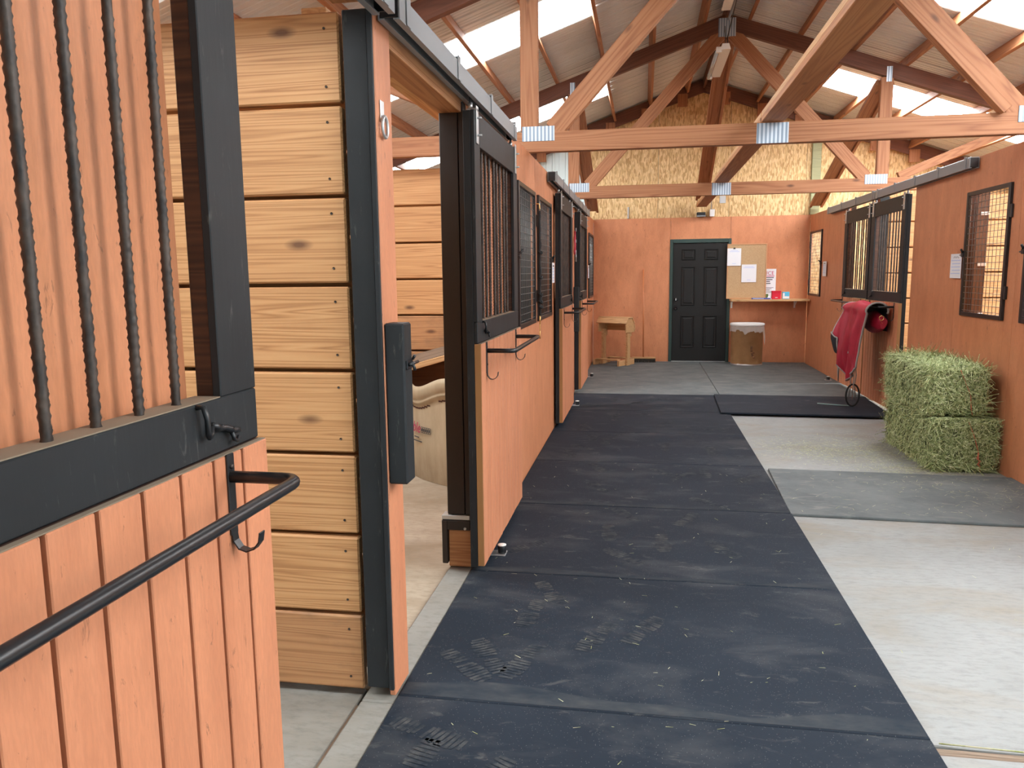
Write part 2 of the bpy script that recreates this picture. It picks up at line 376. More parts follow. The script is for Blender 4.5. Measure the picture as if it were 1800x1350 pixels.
MB().box(-30,30,-40,40,-.5,-.16,.01).build('ground','gravel',None,kind='structure')

# ------------------------------------------------------------------ roof
cl = empty('ceiling', (XC,6,4.6), kind='structure')
SHW = .914; Y0S = 7.555-.914*10
def sheet_mesh(name, o0, o1, side):
    prof = []
    for k in range(4):
        y = k*.2285
        prof += [(y,0.0),(y+.012,.019),(y+.034,.019),(y+.046,0.0),(y+.105,.0),(y+.110,.005),(y+.122,.005),(y+.127,0),(y+.168,0),(y+.173,.005),(y+.185,.005),(y+.190,0)]
    prof.append((.914,0.0))
    V = []; Fs = []
    for o in (o0, o1):
        for y, h in prof: V.append((side*o, y-.457, -SL*o+h))
    n = len(prof)
    Fs = [((i,i+1,n+i+1,n+i) if side > 0 else (i,n+i,n+i+1,i+1)) for i in range(n-1)]
    me = bpy.data.meshes.new(name); me.from_pydata(V, [], Fs); me.update(); return me
meshes = {}
for side in (-1,1):
    meshes[side,'full'] = sheet_mesh('roof_sheet', .0, 5.72, side)
    meshes[side,'top'] = sheet_mesh('roof_sheet', .0, 1.56, side)
    meshes[side,'sky'] = sheet_mesh('skylight_panel', 1.46, 5.72, side)
for k in range(17):
    yc = Y0S + SHW*k + .457
    for side in (-1,1):
        sky = (k-10) % 4 == 0
        for kind in (('top','sky') if sky else ('full',)):
            o = bpy.data.objects.new('skylight_panel' if kind == 'sky' else 'roof_sheet', meshes[side,kind])
            link(o, ('skylight_boost' if side > 0 else 'skylight') if kind == 'sky' else 'roof', cl, Matrix.Translation((XC, yc, 4.70 - (.004 if kind == 'sky' else 0))))
MB().prism([(XC-.22,4.645),(XC,4.722),(XC+.22,4.645),(XC+.22,4.652),(XC,4.735),(XC-.22,4.652)],Y0S,YB+.3).build('ridge_cap','roof',cl)
yA, yZ = Y0S, YB+.06
for side in (-1,1):
    for off in (.28,.87,1.46,2.04,2.63,3.22,3.81,4.40,4.99,5.46):
        z = roof_z(XC+off) - .075
        ys = [yA, 2.36, 6.11, 9.92, yZ]
        for a, b_ in zip(ys, ys[1:]):
            board('purlin', (XC+side*off, a+.002, z), (XC+side*off, b_-.002, z), .14, .038, 'truss', cl, up=(-side*-SL*side*-1 if False else side*SL,0,1))
board('ridge_cap_board', (XC, yA, 4.60), (XC, yZ, 4.60), .16, .038, 'truss_dark', cl)

# ------------------------------------------------------------------ trusses
def truss(y, label, dark=True, plates=True, full=True):
    t = empty('roof_truss', (XC, y, 2.46), label, 'truss', 'timber roof trusses')
    tc_m = 'truss_dark'
    def tz(x): return 4.46 - SL*abs(x-XC)
    board('bottom_chord', (XC-5.45,y,2.535), (XC+5.45,y,2.535), .15, .075, 'truss', t)
    for s in (-1,1):
        board('top_chord', (XC+s*.005,y,tz(XC)), (XC+s*5.45,y,tz(XC+5.45)), .17, .075, tc_m, t)
        board('web', (XC+s*1.63,y,2.62), (XC+s*.07,y,4.33), .145, .072, 'truss', t)
        board('post', (XC+s*1.815,y,2.615), (XC+s*1.815,y,tz(XC+1.815)-.09), .135, .072, 'truss', t, up=(1,0,0))
        board('web', (XC+s*2.0,y,2.62), (XC+s*3.4,y,3.20), .10, .07, 'truss', t)
    def plate(x0,x1,z0,z1):
        m = MB(); m.box(x0,x1,y-.0415,y-.038,z0,z1,.0008)
        return m.build('nail_plate','plate',t)
    for s in (-1,1):
        c = XC+s*1.745; plate(c-.125,c+.125,2.54,2.65)
        c = XC+s*1.83; zc = tz(c); plate(c-.03,c+.03,zc-.14,zc+.03)
    plate(XC-.145+.11,XC+.085+.0,2.46,2.605) if False else plate(XC-.13,XC+.095,2.46,2.605)
    plate(XC-.1,XC+.1,4.29,4.5)
    return t
truss(6.12, 'nearer full timber roof truss with its whole bottom beam in view', )
T2 = truss(9.95, 'farther timber roof truss with its apex plate in view near the back wall')
T1 = truss(2.36, 'timber roof truss almost overhead near the first stall post')
# T-brace on the right web of the nearer truss
board('web_stiffener', (XC+1.53,6.07,2.62), (XC+.05,6.07,4.22), .07, .085, 'truss', bpy.data.objects['roof_truss'])
# gable truss against the back wall
g = empty('gable_rafter_frame', (XC, YB-.1, 2.5), 'timber rafter frame fixed along the top of the back gable wall', 'truss')
for s in (-1,1):
    board('rafter', (XC,YB-.08,4.565), (XC+s*5.4,YB-.08,4.565-SL*5.4), .20, .05, 'truss_dark', g)
    for off in (.28,.87,1.46,2.04,2.63,3.22): board('blocking', (XC+s*(off+.06),YB-.11,roof_z(XC+off)-.16), (XC+s*(off+.06),YB-.11,roof_z(XC+off)-.36), .16, .038, 'truss', g, up=(1,0,0))
MB().box(2.68,2.82,YB-.05,YB+.018,2.46,3.9,.004).build('gable_post','green_post',None,'greenish treated post standing on top of the back wall','post')
# long runners on the bottom chords
def runner(y0,y1,label,x=.915):
    o = empty('long_runner', (x,(y0+y1)/2,2.61), label, 'beam', 'runners along the truss centre line')
    board('runner_board', (x,y0,2.635), (x,y1,2.635), .165, .042, 'header', o, up=(1,0,0))
    board('edge_strip', (x-.062,y0,2.675), (x-.062,y1,2.675), .038, .036, 'pine', o)
runner(2.38,6.10,'nearest flat timber runner on the truss centre line')
runner(6.14,9.93,'middle flat timber runner between the two trusses in view')
runner(9.97,YB-.12,'farthest flat timber runner ending at the back wall',.93)
# diagonal braces from truss 2 down to the back wall
for x, zt, lab in ((.93,4.30,'central timber brace sloping from the truss apex to the back wall'),(-.88,3.72,'left timber brace sloping from the farther truss to the back wall'),(2.74,3.72,'right timber brace sloping from the farther truss to the back wall')):
    o = empty('diagonal_brace', (x,11.8,3.1), lab, 'brace', 'sloping braces at the back gable')
    a, b_ = Vector((x,10.02,zt)), Vector((x,YB-.16,2.60 if x != .93 else 2.76))
    board('brace_board', a, b_, .19, .038, 'truss', o, up=(1,0,0))
    n = Vector((0,-.42,-.9)).normalized()*.035
    for s in (-1,1): board('brace_flange', a+Vector((s*.085,0,0))+n, b_+Vector((s*.085,0,0))+n, .038, .032, 'truss', o, up=(1,0,0))

# ------------------------------------------------------------------ walls
def panel_x(x0,x1,y0,y1,z0,z1,hole,name,mat,parent):
    m = MB()
    if hole:
        a,b_,c,d = hole
        m.box(x0,x1,y0,a,z0,z1,.001); m.box(x0,x1,b_,y1,z0,z1,.001); m.box(x0,x1,a,b_,z0,c,.0005); m.box(x0,x1,a,b_,d,z1,.0005)
    else: m.box(x0,x1,y0,y1,z0,z1,.0015)
    return m.build(name,mat,parent,origin=((x0+x1)/2,(y0+y1)/2,z0))
WZ0, WZ1 = FZ+.001, 2.445
W_L = [(5.36,6.20),(6.40,7.30),(12.33,13.50)]
wl_ = empty('wall_left', (XL,6,0), kind='structure')
segs = [(YF,-.1),(-.1,1.36),(3.86,5.20),(5.20,6.30,W_L[0]),(6.30,7.42,W_L[1]),(7.42,8.78),(11.10,12.20),(12.20,YB-.01,(12.38,13.38))]
for s in segs:
    h = (s[2][0],s[2][1],1.16,2.15) if len(s) > 2 else None
    panel_x(XL-.022,XL,s[0]+.0015,s[1]-.0015,WZ0,WZ1,h,'plywood_panel','orange',wl_)
W_R = [(5.30,6.14),(6.42,7.22),(12.68,13.53)]
wr_ = empty('wall_right', (XR,6,0), kind='structure')
segs = [(4.2,5.2),(5.20,6.28,W_R[0]),(6.28,7.40,W_R[1]),(7.40,8.56),(11.15,12.38),(12.38,YB-.01,W_R[2])]
for s in segs:
    h = (s[2][0],s[2][1],1.16,2.15) if len(s) > 2 else None
    panel_x(XR,XR+.022,s[0]+.0015,s[1]-.0015,WZ0,WZ1,h,'plywood_panel','orange',wr_)
# headers over openings
for y0,y1 in ((1.36,2.50),(2.69,3.88),(8.78,9.70),(9.96,11.1)):
    board('header', (-.945,y0,2.375+(.085 if y0 < 2 else 0)), (-.945,y1,2.375+(.085 if y0 < 2 else 0)), .13, .115, 'header', wl_)
board('head_plate', (-1.11,2.6,2.405), (-1.11,YB-.05,2.405), .038, .09, 'pine', wl_)
# framing behind the sheathing
for y in (5.28,7.36,7.6,8.72,11.2,12.28): board('stud', (XL-.06,y,.0), (XL-.06,y,2.40), .07, .038, 'stain_dark', wl_, up=(1,0,0))
for y in (5.25,7.32,8.50,11.2,12.55): board('stud', (XR+.06,y,.0), (XR+.06,y,2.40), .07, .038, 'stain_dark', wr_, up=(1,0,0))

wb = empty('wall_back', (XC,YB,0), kind='structure')
DX0, DX1, DZ = .485, 1.395, 2.03
def wall_back_panel(x0,x1,z0,z1): MB().box(x0+.0015,x1-.0015,YB,YB+.02,z0,z1,.0015).build('plywood_panel','orange',wb,origin=((x0+x1)/2,YB,z0))
wall_back_panel(XL,.44,.0,2.455); wall_back_panel(.44,1.43,2.05,2.455); wall_back_panel(1.43,XR,.0,2.455)
MB().box(.44,.47,YB+.001,YB+.02,0,2.05,.001).build('door_stud','orange',wb); MB().box(1.41,1.43,YB+.001,YB+.02,0,2.05,.001).build('door_stud','orange',wb)
for x0,x1,z0 in ((-.97,.215,2.40),(.215,1.39,2.40),(1.39,2.61,2.40),(2.61,3.83,0),(3.83,5.05,0),(5.05,6.42,0)):
    poly = [(x0+.002,z0),(x1-.002,z0),(x1-.002,roof_z(x1)+.003)]
    if x0 < XC < x1: poly.append((XC,roof_z(XC)-.004))
    poly.append((x0+.002,roof_z(x0)+.003))
    MB().prism(poly,YB+.022,YB+.036).build('osb_sheet','osb',wb,origin=(x0,YB,z0))
def siding(name, mat, parent, x0, x1, z0, zt, y, axis='x', ribs=.2285):
    m = MB(); prof = []; x = x0
    while x < x1-.001:
        e = min(x+ribs, x1); prof += [(x,0),(min(x+.015,e),.018),(min(x+.045,e),.018),(min(x+.06,e),0),(min(x+.12,e),0),(min(x+.128,e),.005),(min(x+.15,e),.005),(min(x+.158,e),0)]; x = e
    prof.append((x1,0)); rows = []
    for top in (0,1):
        rows.append([((a, y-h, (zt(a) if top else z0)) if axis == 'x' else (y+h, a, (zt(a) if top else z0))) for a,h in prof])
    m.grid(rows, False); return m.build(name, mat, parent)
siding('metal_siding','endmetal',wb,XC-HALF,-.972,-.15,lambda x: roof_z(x)+.003,YB+.036)
for x0,x1 in ((-.972,XC),(XC,XC+HALF)): siding('outer_siding','endmetal',wb,x0,x1,-.15,lambda x: roof_z(x)+.003,YB+.075)
wo = empty('wall_left_outer', (XC-HALF,6,0), kind='structure'); siding('metal_siding','endmetal',wo,YF,YB,-.1,lambda a: roof_z(XC-HALF)+.01,XC-HALF,'y')
wo2 = empty('wall_right_outer', (XC+HALF,6,0), kind='structure'); siding('metal_siding','endmetal',wo2,4.2,YB,-.1,lambda a: roof_z(XC+HALF)+.01,XC+HALF,'y')
for X_, W_, y0_ in ((XC-HALF+.045, wo, YF+.05),(XC+HALF-.045, wo2, 4.26)):
    for k in range(8):
        ys_ = [y for y in (y0_,2.6,6.3,9.95,YB-.02) if y >= y0_]
        for a,b_ in zip(ys_,ys_[1:]): board('plank',(X_,a+.1 if a > y0_ else a,.15+.30*k),(X_,b_-.02,.15+.30*k),.286,.038,'plank_dirty' if k < 4 else 'plank',W_,b=.006)
wf = empty('wall_front', (XC,YF,0), kind='structure')
siding('metal_siding','endmetal',wf,XC-HALF,-.95,-.1,lambda x: roof_z(x)+.003,YF)
siding('metal_siding','endmetal',wf,2.75,XC+HALF,-.1,lambda x: roof_z(x)+.003,YF)
siding('metal_siding','endmetal',wf,-.95,2.75,-.1,lambda x: roof_z(x)+.003,YF)  # unseen aisle end closed up to keep front daylight off the planks

# ------------------------------------------------------------------ stall partitions: eight planks between black posts
def partition(name, y, x0, x1, dirty=(0,), nogap=False):
    p = empty(name, ((x0+x1)/2,y,0), kind='structure')
    for k in range(8):
        z = .004 + .30*k
        jit = random.uniform(-.003,.003)
        board('plank', (x0,y+jit,z+.1435), (x1,y+jit,z+.1435), .286, .038, 'plank_dirty' if k in dirty else 'plank', p, b=.006)
        board('plank', (x0,y+.145+jit,z+.1435-.13), (x1,y+.145+jit,z+.1435-.13), .286, .038, 'plank_dirty' if k in dirty else 'plank', p, b=.006) if k else board('plank', (x0,y+.145,.085), (x1,y+.145,.085), .15, .038, 'plank_dirty', p, b=.006)
        if y < 3:
            m = MB()
            for dz in (.05,.235): m.lathe([(.0045,0),(.0045,.002)],(x1-.05,y-.0215+jit,z+dz),8,True,'y')
            m.build('nail_heads','rebar',p,kind='stuff')
    return p
partition('partition_1', 2.57, -4.5, -1.005); partition('partition_2', 6.30, -4.5, -1.005, (0,1,2,3)); partition('partition_3', 9.95, -4.5, -1.005)
partition('partition_4', 6.30, 2.85, 6.38, (0,)); partition('partition_5', 9.95, 2.85, 6.38, (0,)); partition('partition_6', 4.22, 2.85, 6.38, (0,))
# posts at the stall fronts
def front_post(y0, y1, side, label):
    s = side; X = XL if s < 0 else XR
    t = empty('stall_post', (X,(y0+y1)/2,0), label, 'post', 'posts between the stall openings')
    x_in = X + s*.108
    a, b_ = sorted((X+s*.022, x_in))
    MB().box(a,b_,y0,y1,.03,2.385,.004).build('post_core','black_paint',t)
    a, b_ = sorted((X+s*.003, X+s*.021)); MB().box(a,b_,y0-.012,y0,.03,2.385,.002).build('edge_strip','black_paint',t)
    a, b_ = sorted((X, X+s*.0215)); MB().box(a,b_,y0,y1,.005,2.40,.003).build('face_board','orange_board',t)
    return t
P1 = front_post(2.525,2.685,-1,'nearest stall post with an orange face and black side, beside the stacked planks')
front_post(9.70,9.955,-1,'far left stall post between the last two sliding doors')
front_post(9.80,9.98,1,'right hand stall post between the two barred doors')
for y0,y1,s in ((6.22,6.36,-1),(6.22,6.36,1)):
    X = XL if s < 0 else XR; a, b_ = sorted((X+s*.024, X+s*.13))
    MB().box(a,b_,y0,y1,FZ,2.40,.004).build('partition_post','black_paint',None,'black post behind the %s wall where the inner partition meets it' % ('left' if s < 0 else 'right'),'post')
# clad jamb post on a timber base (far side of the second opening)
j = empty('jamb_post', (-.95,3.86,0), 'dark brown clad jamb post with exposed timber foot', 'post')
MB().box(-1.0,-.905,3.80,3.855,.285,2.36,.004).box(-.903,-.878,3.80,3.86,.285,2.36,.002).build('cladding','black_clad',j)
MB().box(-1.03,-.878,3.79,3.858,.258,.283,.003).build('cap_flashing','galv',j)
MB().box(-1.03,-1.0,3.787,3.856,.02,.256,.003).box(-1.0,-.878,3.785,3.80,.205,.256,.002).build('corner_flashing','black_clad',j)
MB().box(-.997,-.878,3.803,3.858,.0,.256,.003).build('timber_foot','stain_dark' if False else 'header',j)
MB().lathe([(.008,0),(.008,-.004)],(-.905,3.785,.215),8,True,'y').build('screw','galv',j)

# ------------------------------------------------------------------ sliding stall doors
def rebar_mesh(zl, r, ribs):
    V = []; Fs = []; n = 10
    N = int(zl/.0052) if ribs else 2
    for i in range(N):
        z = zl*i/(N-1)
        for k in range(n):
            th = 2*math.pi*k/n; rr = r
            if ribs:
                ph = (z*58 + .55*math.sin(th)) % 1.0
                rr = r*(1.0 + (.20 if ph < .30 else -.03))
            V.append((rr*math.cos(th), rr*math.sin(th), z))
    for i in range(N-1):
        for k in range(n): Fs.append((i*n+k, i*n+(k+1)%n, (i+1)*n+(k+1)%n, (i+1)*n+k))
    me = bpy.data.meshes.new('bar'); me.from_pydata(V, [], Fs); me.polygons.foreach_set('use_smooth', [True]*len(Fs)); me.update(); me.materials.append(M['rebar']); return me
RB_FINE, RB_PLAIN = rebar_mesh(.87,.0080,True), rebar_mesh(.87,.0080,False)
def sliding_door(label, y0, y1, side, fine=False, bars=9, hook_far=True, barlen=(.13,1.04), vin=.018):
    s = side; X0 = XL if s < 0 else XR
    def xx(v): return X0 - s*v           # v: distance out from the wall face into the aisle
    W = y1-y0
    t = empty('sliding_stall_door', (xx(.045), (y0+y1)/2, .04), label, 'door', 'sliding stall doors')
    def bx(name, mat, v0, v1, u0, u1, z0, z1, b=.002, parent=None):
        a, b_ = sorted((xx(v0), xx(v1))); return MB().box(a,b_,y0+u0,y0+u1,z0,z1,b).build(name,mat,parent or t)
    # frame (v .018 .. .072 ; face .072)
    bx('stile','black_paint',.056,.074,.0,.125,1.298,2.30); bx('stile','black_paint',.056,.074,W-.135,W,1.298,2.30)
    bx('stile_core','black_paint',vin,.055,.0,.118,.04,2.298)
    bx('stile_core','stain_dark',vin,.055,W-.128,W-.002,.04,2.298)
    bx('top_rail','black_paint',.0562,.074,.1255,W-.1355,2.145,2.30); bx('top_rail_core','stain_dark',.018,.055,.1185,W-.1285,2.16,2.298)
    bx('middle_rail','black_paint',.056,.0742,.0,W,1.192,1.297,.003); bx('middle_rail_core','stain_dark',.018,.055,.1185,W-.1285,1.195,1.287)
    bx('sill_dust','dirt',.0185,.073,.126,W-.136,1.2972,1.2995,.0005)
    # siding boards below
    bx('siding_backing','groove',.057,.0745,.004,W+.006,.052,1.189,.0005)
    bx('siding_edge','ply_edge',.057,.0885,-.0005,.0035,.05,1.189,.0005)
    n = 12; bw = (W+.004)/n
    for k in range(n):
        bx('siding_board','orange_board',.0748,.090,.004+k*bw+.0048,.004+(k+1)*bw-.0048,.05+random.uniform(-.002,.002),1.188,.002)
    bx('ledge_dust','dirt',.0748,.0895,.01,W,1.1885,1.1905,.0005)
    bx('bottom_rail','stain_dark',.018,.055,.1185,W-.1285,.045,.16)
    # bars
    ub = W-.248-.135+.125
    lo, hi = .125, W-.135
    me = RB_FINE if fine else RB_PLAIN
    for k in range(bars):
        u = hi - (k+1)*(hi-lo)/(bars+.6) - .0
        o = bpy.data.objects.new('bar', me); link(o, None, t, Matrix.Translation((xx(.044+random.uniform(-.003,.003)), y0+u, 1.288)) @ Matrix.Rotation(random.uniform(0,6.28),4,'Z'))
    # hangers
    for u in (.055, W-.06):
        hg = bx('hanger','galv',.0745,.079,u-.024,u+.024,2.15,2.325,.002)
        a,b_ = sorted((xx(.03),xx(.079))); MB().box(a,b_,y0+u-.024,y0+u+.024,2.302,2.312,.002).build('top_strap','galv',hg)
        MB().lathe([(.011,0),(.011,.03),(.007,.03),(.007,.06)],(xx(.045),y0+u,2.312),10).build('hanger_bolt','galv',hg)
        m = MB()
        for zb in (2.19,2.27): m.tube([(xx(.079),y0+u,zb),(xx(.10),y0+u,zb)],.005,6)
        m.build('bolt','galv',hg)
    # blanket bar on two brackets
    zb = 1.145; so = .235
    u0, u1 = barlen
    m = MB(); R = .035
    pts = [(xx(.092),y0+u0,zb)]
    arc = [(so-R+R*math.sin(a), u0+R-R*math.cos(a)) for a in [i*math.pi/12 for i in range(7)]]
    pts += [(xx(v),y0+u,zb) for v,u in arc]
    pts += [(xx(v),y0+u,zb) for v,u in [(so-R+R*math.cos(a), u1-R+R*math.sin(a)) for a in [i*math.pi/12 for i in range(7)]]]
    pts += [(xx(.092),y0+u1,zb)]
    m.tube(pts,.0118,12)
    br = m.build('blanket_bar','black_metal',t)
    for u in (u0,u1):
        a,b_ = sorted((xx(.090),xx(.0945))); b3 = MB().box(a,b_,y0+u-.0125,y0+u+.0125,1.03,1.19,.001)
        # flat hook curling forward at the foot of the strap
        hk = [(.0925,1.04),(.095,1.018),(.105,1.003),(.120,.998),(.136,1.004),(.147,1.018),(.150,1.036)]
        for (v0,z0),(v1,z1) in zip(hk,hk[1:]):
            p,q = Vector((xx(v0),y0+u,z0)),Vector((xx(v1),y0+u,z1)); mid = (p+q)/2; d = (q-p); L = d.length*1.15; ang = math.atan2(d.z,d.x)
            b3.add(*cbox_data(L,.020,.003,.0005), False, Matrix.Translation(mid) @ Matrix.Rotation(-ang,4,'Y'))
        b3.build('bracket','black_metal',br)
        mm = MB()
        for zz in (1.075,1.165): mm.lathe([(.005,-.002),(.005,.002)],(xx(.0955),y0+u,zz),8,True,'x')
        mm.build('rivet','rebar',br)
    # hook latch on the middle rail
    uh = W-.22 if hook_far else .12; sg = 1
    hk = MB(); 
    hk.tube([(xx(.0745),y0+uh,1.292),(xx(.088),y0+uh,1.292),(xx(.093),y0+uh+.002,1.27),(xx(.092),y0+uh+.004,1.245),(xx(.089),y0+uh+.012,1.234),(xx(.086),y0+uh+.022,1.236),(xx(.084),y0+uh+.03,1.25)],.0055,8)
    tw = [(xx(.084+.003*math.sin(i*1.6)), y0+uh+.03+.012*i, 1.252-.0035*i+.002*math.cos(i*1.6)) for i in range(9)]
    hk.tube(tw,[.0055+.0018*(i%2) for i in range(9)],8)
    hk.tube([(xx(.086),y0+uh+.095,1.228),(xx(.088),y0+uh+.10,1.212),(xx(.087),y0+uh+.112,1.207),(xx(.085),y0+uh+.122,1.214)],.004,8)
    hk.build('hook_latch','black_metal',t)
    return t
D1 = sliding_door('nearest sliding stall door with a black frame and thick rebar bars, slid toward the camera', .24, 1.49, -1, True, 9, True, (.16,1.10))
D2 = sliding_door('open sliding stall door beside the dark clad jamb post, second on the left wall', 3.70, 4.95, -1, True, 9, False)
D3 = sliding_door('third sliding stall door on the left wall, beyond the two mesh windows', 7.58, 8.83, -1, False, 9, True)
D4 = sliding_door('fourth and farthest sliding stall door on the left wall', 9.90, 11.12, -1, False, 9, False, (.13,1.04), .003)
R1 = sliding_door('barred sliding stall door on the right wall behind the red blanket', 8.61, 9.82, 1, False, 9, True, (.14,1.05))
R2 = sliding_door('far barred sliding stall door on the right wall with an empty blanket bar', 9.86, 11.06, 1, False, 9, True, (.18,1.07))
# tracks
def track(label, y0, y1, side, off=0.0):
    s = side; X0 = XL if s < 0 else XR
    def xx(v): return X0 - s*(v+off)
    t = empty('door_track', (xx(.045),(y0+y1)/2,2.35), label, 'track', 'overhead tracks of the stall doors')
    prof = [(.008,2.352),(.030,2.352),(.030,2.357),(.013,2.357),(.013,2.435),(.077,2.435),(.077,2.357),(.060,2.357),(.060,2.352),(.082,2.352),(.082,2.433),(.075,2.440),(.015,2.440),(.008,2.433)]
    MB().prism([(xx(v),z) for v,z in prof],y0,y1).build('rail','track',t)
    a,b_ = sorted((xx(.014),xx(.076))); MB().box(a,b_,y0,y0+.006,2.36,2.434,.002).build('end_cap','black_metal',t); MB().box(a,b_,y1-.006,y1,2.36,2.434,.002).build('end_cap','black_metal',t)
    n = max(2,int((y1-y0)/.6)); 
    for k in range(n+1):
        y = y0+.09+(y1-y0-.18)*k/n
        m = MB(); a,b_ = sorted((xx(.083),xx(.087))); m.box(a,b_,y-.022,y+.022,2.352,2.452,.001)
        a,b_ = sorted((xx(.0),xx(.087))); m.box(a,b_,y-.022,y+.022,2.442,2.4465,.001)
        a,b_ = sorted((xx(0.001),xx(.005))); m.box(a,b_,y-.022,y+.022,2.36,2.442,.001)
        br = m.build('bracket','galv' if False else 'track',t)
        MB().lathe([(.006,0),(.006,.008)],(xx(.045),y,2.4465),8).build('bolt','galv',br)
    return t
track('door track over the nearest opening, running out of the top of the picture', -.05, 2.50, -1)
track('long grey door track over the second opening and its open door', 2.55, 4.92, -1)
track('grey door track over the far doors of the left wall', 7.08, 11.55, -1)
track('grey door track on the right wall nearest the hay bales', 7.05, 9.70, 1)
track('grey door track on the right wall near the back corner', 9.72, 12.10, 1)
# stay rollers on the floor
def roller(x, y, label, side):
    t = empty('floor_roller', (x,y,0), label, 'roller', 'stay rollers at the door jambs')
    MB().box(x-.055,x+.035,y-.04,y+.04,0.0005,.006,.001).build('base_plate','galv',t)
    MB().lathe([(.022,.008),(.024,.012),(.024,.046),(.022,.05)],(x+.012*-side,y,0),16).build('roller','black_metal',t)
    MB().lathe([(.024,.0505),(.024,.054),(.010,.058)],(x+.012*-side,y,0),16).build('cap','white_metal',t)
roller(-.765,4.02,'stay roller on the mat at the foot of the second stall door',-1); roller(-.765,8.93,'stay roller on the mat at the foot of the third stall door',-1)
roller(-.765,11.48,'stay roller beside the farthest left door, near the back wall',-1); roller(2.60,11.42,'stay roller at the foot of the right wall beyond the red blanket',1)
# door stop blocks with latch
def stop_block(y, label, z0=.80, z1=1.365):
    t = empty('door_stop_block', (-.84,y,z0), label, 'door stop', 'door stop blocks on the left posts')
    MB().box(XL-.001,-.806,y-.045,y+.045,z0,z1,.006).build('block','black_paint',t)
    m = MB(); m.box(-.806,-.800,y-.030,y+.035,1.205,1.235,.002); m.tube([(-.8,y-.01,1.22),(-.785,y-.01,1.22),(-.78,y-.01,1.20)],.006,8); m.tube([(-.795,y-.02,1.222),(-.795,y+.075,1.222)],.006,8); m.tube([(-.8,y+.03,1.235),(-.79,y+.03,1.25)],.005,8)
    m.build('latch','black_metal',t)
stop_block(2.575,'black door stop block with a latch on the nearest orange post'); stop_block(9.81,'black door stop block on the far left stall post')
# tie ring
t = empty('tie_ring', (XL+.01,2.575,2.05), 'galvanised tie ring screwed high on the nearest orange post', 'ring')
MB().box(XL+.0005,XL+.005,2.557,2.593,2.035,2.105,.002).build('plate','galv',t)
m = MB(); m.tube([(XL+.012,2.575+.026*math.cos(a),2.02+.034*math.sin(a)) for a in [i*math.pi/10 for i in range(20)]],.006,8,True); m.build('ring','galv',t)

mg = empty('boarded_panel',(2.95,8.0,.2),'dark brown boarded panel inside the right stall, seen through the mesh window','panel')
for k in range(4): board('panel_board',(2.80+.105*k,8.0,.1),(2.80+.105*k,8.0,2.3),.10,.03,'panel_brown',mg,up=(1,0,0))
for k in range(4): MB().box(3.09,3.165,7.975,7.984,.62+.47*k,.65+.47*k,.002).build('gap_light','white_plastic',mg)  # white pieces stand in for light leaking through the plank gaps
# ------------------------------------------------------------------ mesh windows
def mesh_window(label, y0, y1, side, latch_near, z0=1.14, z1=2.17, hinges=True):
    s = side; X0 = XL if s < 0 else XR
    def xx(v): return X0 - s*v
    t = empty('mesh_window', (xx(.01),(y0+y1)/2,z0), label, 'window grille', 'wire mesh grilles in the stall walls')
    def bx(name,mat,v0,v1,a0,a1,c0,c1,p=None,b=.003):
        a,b_ = sorted((xx(v0),xx(v1))); return MB().box(a,b_,a0,a1,c0,c1,b).build(name,mat,p or t)
    fw = .034
    bx('frame_side','black_metal',-.004,.022,y0,y0+fw,z0,z1); bx('frame_side','black_metal',-.004,.022,y1-fw,y1,z0,z1)
    bx('frame_top','black_metal',-.004,.0215,y0+fw,y1-fw,z1-fw,z1); bx('frame_bottom','black_metal',-.004,.0215,y0+fw,y1-fw,z0,z0+fw)
    m = MB(); n = max(8,int((y1-y0)/.062))
    for k in range(1,n): y = y0+(y1-y0)*k/n; m.tube([(xx(.006),y,z0+.02),(xx(.006),y,z1-.02)],.0022,5)
    for k in range(1,21): z = z0+(z1-z0)*k/21; m.tube([(xx(.0105),y0+.02,z),(xx(.0105),y1-.02,z)],.0022,5)
    m.build('wire_mesh','wire',t,kind='stuff')
    yl = y0-.004 if latch_near else y1+.004; sg = -1 if latch_near else 1
    m = MB(); a,b_ = sorted((xx(.001),xx(.03))); m.box(a,b_,yl-.022,yl+.022,1.635,1.672,.004); m.tube([(xx(.02),yl,1.665),(xx(.045),yl-.03*s*0-sg*.02,1.70)],.009,8); m.tube([(xx(.024),yl-sg*.02,1.652),(xx(.024),yl+sg*.05,1.652)],.006,8)
    m.build('latch','black_metal',t)
    yh = y1 if latch_near else y0; sg = 1 if latch_near else -1
    for z in (z0+.16,z1-.26):
        a,b_ = sorted((yh+sg*.001,yh+sg*.032)); bx('hinge','black_metal',.001,.02,a,b_,z,z+.10,None,.006)
    return t
mesh_window('mesh window beside the open second stall door on the left', 5.36,6.20,-1,True)
mesh_window('mesh window behind the hanging black lead rope', 6.40,7.30,-1,False)
mesh_window('farthest mesh window of the left wall, near the back corner', 12.38,13.38,-1,True)
mesh_window('mesh window of the right wall beside the hay bales', 6.42,7.22,1,False)
mesh_window('mesh window at the right edge of the picture, cut off by the frame', 5.30,6.14,1,False)
mesh_window('mesh window of the right wall above the shelf end in the back corner', 12.68,13.53,1,True)
